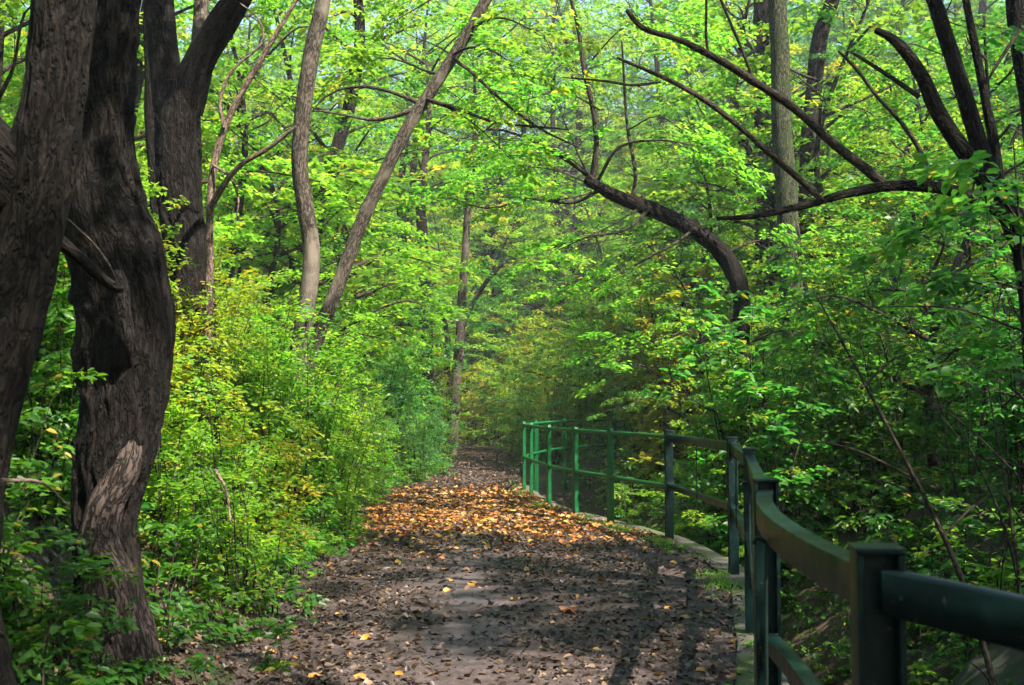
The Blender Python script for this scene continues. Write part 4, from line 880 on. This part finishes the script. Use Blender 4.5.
# zone labels: say where in the thicket each shrub or tree stands
for o in list(COL.objects):
    if o.parent or not o.get('group'): continue
    x, y, z = o.location; gname = o['group']; sL = float(XL(y)) - x; tR = x - float(XR(y)); sz = max(o.scale)
    def rel(base, zone): o['label'] = base + ' ' + zone; o['group'] = base + 's ' + zone
    if gname == 'small-leaved shrubs along the left bank':
        rel('light green small-leaved shrub', 'right of the massive trunk' if y < 8.3 else 'below the forked trunk' if y < 10.3 and sL > 1 else 'at the left path edge' if sL < 1 and y < 13 else 'round the foot of the slanting trunk' if y < 13 else 'left of the orange leaves' if y < 17 else 'left of the path before the bend')
    elif gname == 'low plants on the stream bank': rel('low leafy plant on the stream bank', 'opposite the near dark fence' if y < 11.2 else 'opposite the bright green railing')
    elif gname == 'low plants of the left bank': rel('low leafy plant', 'at the foot of the near left bank' if y < 9 else 'at the left edge of the path further on')
    elif gname == 'weeds by the edging': rel('small weed', 'by the concrete edging of the dark fence' if y < 11.2 else 'by the edging of the bright green railing')
    elif gname == 'shrubs of the thicket across the stream': rel('dark leafy shrub across the stream', 'beyond the near dark fence' if y < 8.5 else 'beyond the middle posts, before the bent tree' if y < 14 else 'behind the bent tree')
    elif gname == 'sunlit shrubs beyond the bend': rel('sunlit shrub', 'left of the far path' if sL > 0 else 'right of the far path behind the railing' if y < 36 else 'closing the end of the path')
    elif gname == 'thin leafless saplings across the stream': rel('thin dark leafless sapling', 'beyond the near fence posts' if y < 9 else 'in the thicket before the bent tree')
    elif gname.startswith('small understorey'):
        rel('small bushy tree', ('left' if x < 0 else 'right') + (' beside the bright green railing' if y < 20 else ' of the path near the bend' if y < 32 else ' in the bright wood beyond the bend'))
    elif gname.startswith('tall trees'):
        rel('tall leafy tree', ('left of the path ' if x < 0 else 'right of the stream ') + ('beside the near part' if y < 14 else 'behind the first trunks' if y < 28 else 'level with the bend' if y < 44 else 'far beyond the bend'))
    elif gname == 'broad-leaved bushes on the near left bank':
        rel('dark broad-leaved bush', 'between the two big left trunks' if x > -2.3 and y < 6 else 'behind the nearest left trunk')

# ------------------------------------------------------------------ ground cover and fallen leaves
def scatter_cover(n, fx, seed, Ls, mat, name, label, up=.03):
    rg = np.random.default_rng(seed); x, y, sz = fx(rg, n); z = ZT(x, y)
    eps = .05; gx = (ZT(x + eps, y) - ZT(x - eps, y)) / (2 * eps); gy = (ZT(x, y + eps) - ZT(x, y - eps)) / (2 * eps)
    Ng = norm(np.stack([-gx, -gy, np.ones_like(gx)], -1)); return x, y, z, Ng, sz, rg
def fx_cover(rg, n):
    y = 2.2 + 24 * rg.random(n) ** 1.5; s = rg.random(n); left = rg.random(n) < .6
    x = np.where(left, XL(y) - .1 - 4 * s ** 1.3, XR(y) + 1.05 + 5 * s); return x, y, rg.random(n)
x, y, z, Ng, sz, rg = scatter_cover(60000, fx_cover, 21, 0, None, None, None)
m = (noise3(np.stack([x * 1.6, y * 1.6, y * 0], -1)) > np.where((x < 0) & (y < 8), .22, -.25)) & (np.abs(x) < .52 * y + 1)
x, y, z, Ng, sz = x[m], y[m], z[m], Ng[m], sz[m]; n = len(x)
N = Ng + rg.normal(0, .35, (n, 3)); D = norm(np.cross(N, rg.normal(0, 1, (n, 3)))); L = .03 + .045 * sz
P = np.stack([x, y, z + .02 + .09 * rg.random(n)], -1)
link('ground_cover', leaf_mesh('ground_cover', P, D, N, L, L * .7, np.clip(rg.beta(2, 3, n), 0, .97), lod=0), M['leaf_mid'], kind='stuff', label='low green leaves carpeting the banks')
# grass and moss tufts by the kerb
rg = np.random.default_rng(33); n = 5200
i = rg.integers(0, len(kp), n); m = noise3(np.stack([kp[i, 1] * 1.3, kp[i, 0] * 0, kp[i, 0] * 0 + 3], -1)) > .0
i = i[m]; n = len(i); o_ = -.10 - .22 * rg.random(n) ** 2
P = np.column_stack([kp[i] + nr[i] * o_[:, None] + rg.normal(0, .03, (n, 2)), np.zeros(n)]); P[:, 2] = ZT(P[:, 0], P[:, 1]) + .005
D = norm(np.stack([rg.normal(0, .7, n), rg.normal(0, .7, n), np.ones(n)], -1)); N = rg.normal(0, 1, (n, 3)); L = rg.uniform(.02, .075, n)
link('grass', leaf_mesh('grass', P, D, N, L, L * .1 + .003, rg.uniform(.1, .8, n), lod=1), M['leaf_bright'], kind='stuff', label='grass and moss tufts along the concrete edging')

def litter(name, label, x, y, lv, L, rg, lift=.012, tilt=.33, curl=.2, wr=.62):
    z = ZT(x, y); n = len(x); eps = .05
    gx = (ZT(x + eps, y) - ZT(x - eps, y)) / (2 * eps); gy = (ZT(x, y + eps) - ZT(x, y - eps)) / (2 * eps)
    N = norm(np.stack([-gx, -gy, np.ones_like(gx)], -1)) + rg.normal(0, tilt, (n, 3)); D = norm(np.cross(N, rg.normal(0, 1, (n, 3))))
    P = np.stack([x, y, z + lift + .012 * rg.random(n)], -1) - D * L[:, None] * .5
    link(name, leaf_mesh(name, P, D, N, L, L * wr * rg.uniform(.7, 1.3, n), lv, lod=0, curl=curl), M['litter'], kind='stuff', label=label)
rg = np.random.default_rng(44)
n = 260000; y = 2.0 + 40 * rg.random(n) ** 2.0; u = rg.random(n)
wl = np.where(y < 10, 2.8, 1.6); x = XL(y) - wl + (XR(y) + .12 - XL(y) + wl) * u
dens = .80 + .45 * fbm2(x, y, 1.4)
bc = np.exp(-((x - barecentre(y)) / .26) ** 2) * (y < 13)
m = rg.random(n) < np.clip(dens - .58 * bc, .05, 1); x, y = x[m], y[m]; n = len(x)
band = np.exp(-((y - 14.6) / 2.2) ** 2) + .6 * np.exp(-((y - 30) / 8) ** 2)
lv = np.clip(rg.beta(1.0, 1.6, n) * .80, 0, .74); lv = np.where(rg.random(n) < .10 * band + .012, rg.uniform(.72, 1, n), lv)
L = (.007 + .052 * rg.random(n) ** 2.4) * (1 + .3 * band)
litter('fallen_leaves', 'dead brown leaves and scraps strewn over the path', x, y, lv, L, rg)
# bright autumn leaves in the lit band
n = 13000; y = rg.normal(14.4, 1.8, n); x = XL(y) + .05 + (XR(y) - XL(y)) * rg.random(n)
m = (rg.random(n) < np.clip(.55 + .6 * fbm2(x, y, 1.1), 0, 1)); x, y = x[m], y[m]; n = len(x)
litter('fallen_leaves', 'orange and yellow leaves lying thick across the path beside the bright green railing', x, y, rg.choice([.55, .74, .80, .84, .9, .95, 1.0], n, p=[.1, .15, .22, .18, .16, .12, .07]), rg.uniform(.03, .09, n), rg, wr=.85)
# scattered single bright leaves and the big rusty one
n = 260; y = rg.uniform(4, 12, n); x = XL(y) - .8 + (XR(y) - XL(y) + .8) * rg.random(n)
litter('fallen_leaves', 'scattered tan and yellow leaves on the darker near part of the path', x, y, rg.choice([.6, .7, .74, .95], n), rg.uniform(.05, .09, n), rg)
def lobed_leaf(loc, size, rz, lvv, label):
    import bmesh
    bm = bmesh.new(); c = bm.verts.new((0, 0, .25 * size)); ring = []
    for j in range(20):
        a = j / 20 * TAU; r = size * (.55 if j % 4 in (2,) else (.78 if j % 2 else 1.0)) * (1 if j not in (10,) else .4)
        ring.append(bm.verts.new((r * math.cos(a), r * math.sin(a), size * (.25 * math.cos(3 * a) + .12 * math.sin(5 * a + 1)))))
    for j in range(20): bm.faces.new((c, ring[j], ring[(j + 1) % 20]))
    me = bpy.data.meshes.new('fallen_leaf'); bm.to_mesh(me); bm.free()
    at = me.attributes.new('lv', 'FLOAT', 'POINT'); at.data.foreach_set('value', [lvv] * len(me.vertices))
    o = link('fallen_leaf', me, M['litter'], label=label, category='leaf'); o.location = loc; o.rotation_euler = (.15, .1, rz)
p = W(569, 613, 7.2); lobed_leaf((p[0], p[1], .03), .07, .6, .80, 'large curled rusty red leaf lying alone in the middle of the near path')
# fallen sticks on the left bank
for i, (a, c, r, lb) in enumerate([((60, 560, 4.6), (110, 685, 3.9), .014, 'pinkish dead stick lying down the shady left bank at the lower left'),
                                   ((215, 470, 6.6), (232, 520, 6.2), .010, 'short pale stick poking out of the left bank'),
                                   ((0, 480, 3.2), (70, 505, 3.4), .006, 'thin grey twig sticking in from the left edge')]):
    A = W(*a); C_ = W(*c)
    if i == 0:
        for q in (A, C_): q[2] = float(ZT(np.array([q[0]]), np.array([q[1]]))[0]) + .05
    bg = Bag(); mid_ = (A + C_) / 2 + v3(.02, 0, .03); bg.add(*tube([v3(0, 0, 0), mid_ - A, C_ - A], [r, r * .8, r * .4], 30, 8, wob=.03, seed=i))
    o = link('dead_stick', bg.mesh('dead_stick'), M['deadwood'], label=lb, category='stick'); o.location = A

# ------------------------------------------------------------------ light
w = bpy.data.worlds.new('World'); scene.world = w; w.use_nodes = True; nt = w.node_tree
sky = nt.nodes.new('ShaderNodeTexSky'); sky.sky_type = 'NISHITA'; sky.sun_disc = False
sky.sun_elevation = EL; sky.sun_rotation = math.atan2(SUN[0], SUN[1])
bgn = nt.nodes['Background']; bgn.inputs['Strength'].default_value = .095; nt.links.new(sky.outputs[0], bgn.inputs[0])
sd = bpy.data.lights.new('sun', 'SUN'); sd.energy = 5.0; sd.angle = math.radians(.5); sd.color = (1, .93, .80)
so = bpy.data.objects.new('sun', sd); COL.objects.link(so); so.rotation_euler = Vector(SUN).to_track_quat('Z', 'Y').to_euler(); so.location = (20, 0, 30)
scene.view_settings.view_transform = 'Standard'; scene.view_settings.look = 'None'; scene.view_settings.gamma = 1; scene.view_settings.exposure = 1.95
scene.render.engine = 'CYCLES'
cy = scene.cycles; cy.max_bounces = 5; cy.diffuse_bounces = 3; cy.glossy_bounces = 2; cy.transmission_bounces = 4; cy.use_denoising = True
cy.sample_clamp_indirect = 4; cy.use_adaptive_sampling = True; cy.adaptive_threshold = .03

# ------------------------------------------------------------------ air
V, F = box_np((0, 80, 29), v3(230, 0, 0), v3(0, 150, 0), v3(0, 0, 32))
mh, nt, out = newmat('haze'); pv = nd(nt, 'ShaderNodeVolumePrincipled'); pv.inputs['Density'].default_value = .001; pv.inputs['Color'].default_value = (.86, .93, 1, 1)
nt.links.new(pv.outputs[0], out.inputs['Volume'])
link('haze', np_mesh('haze', V, F), mh, kind='stuff', label='thin pale woodland haze')
cy.volume_bounces = 0; cy.volume_step_rate = 4
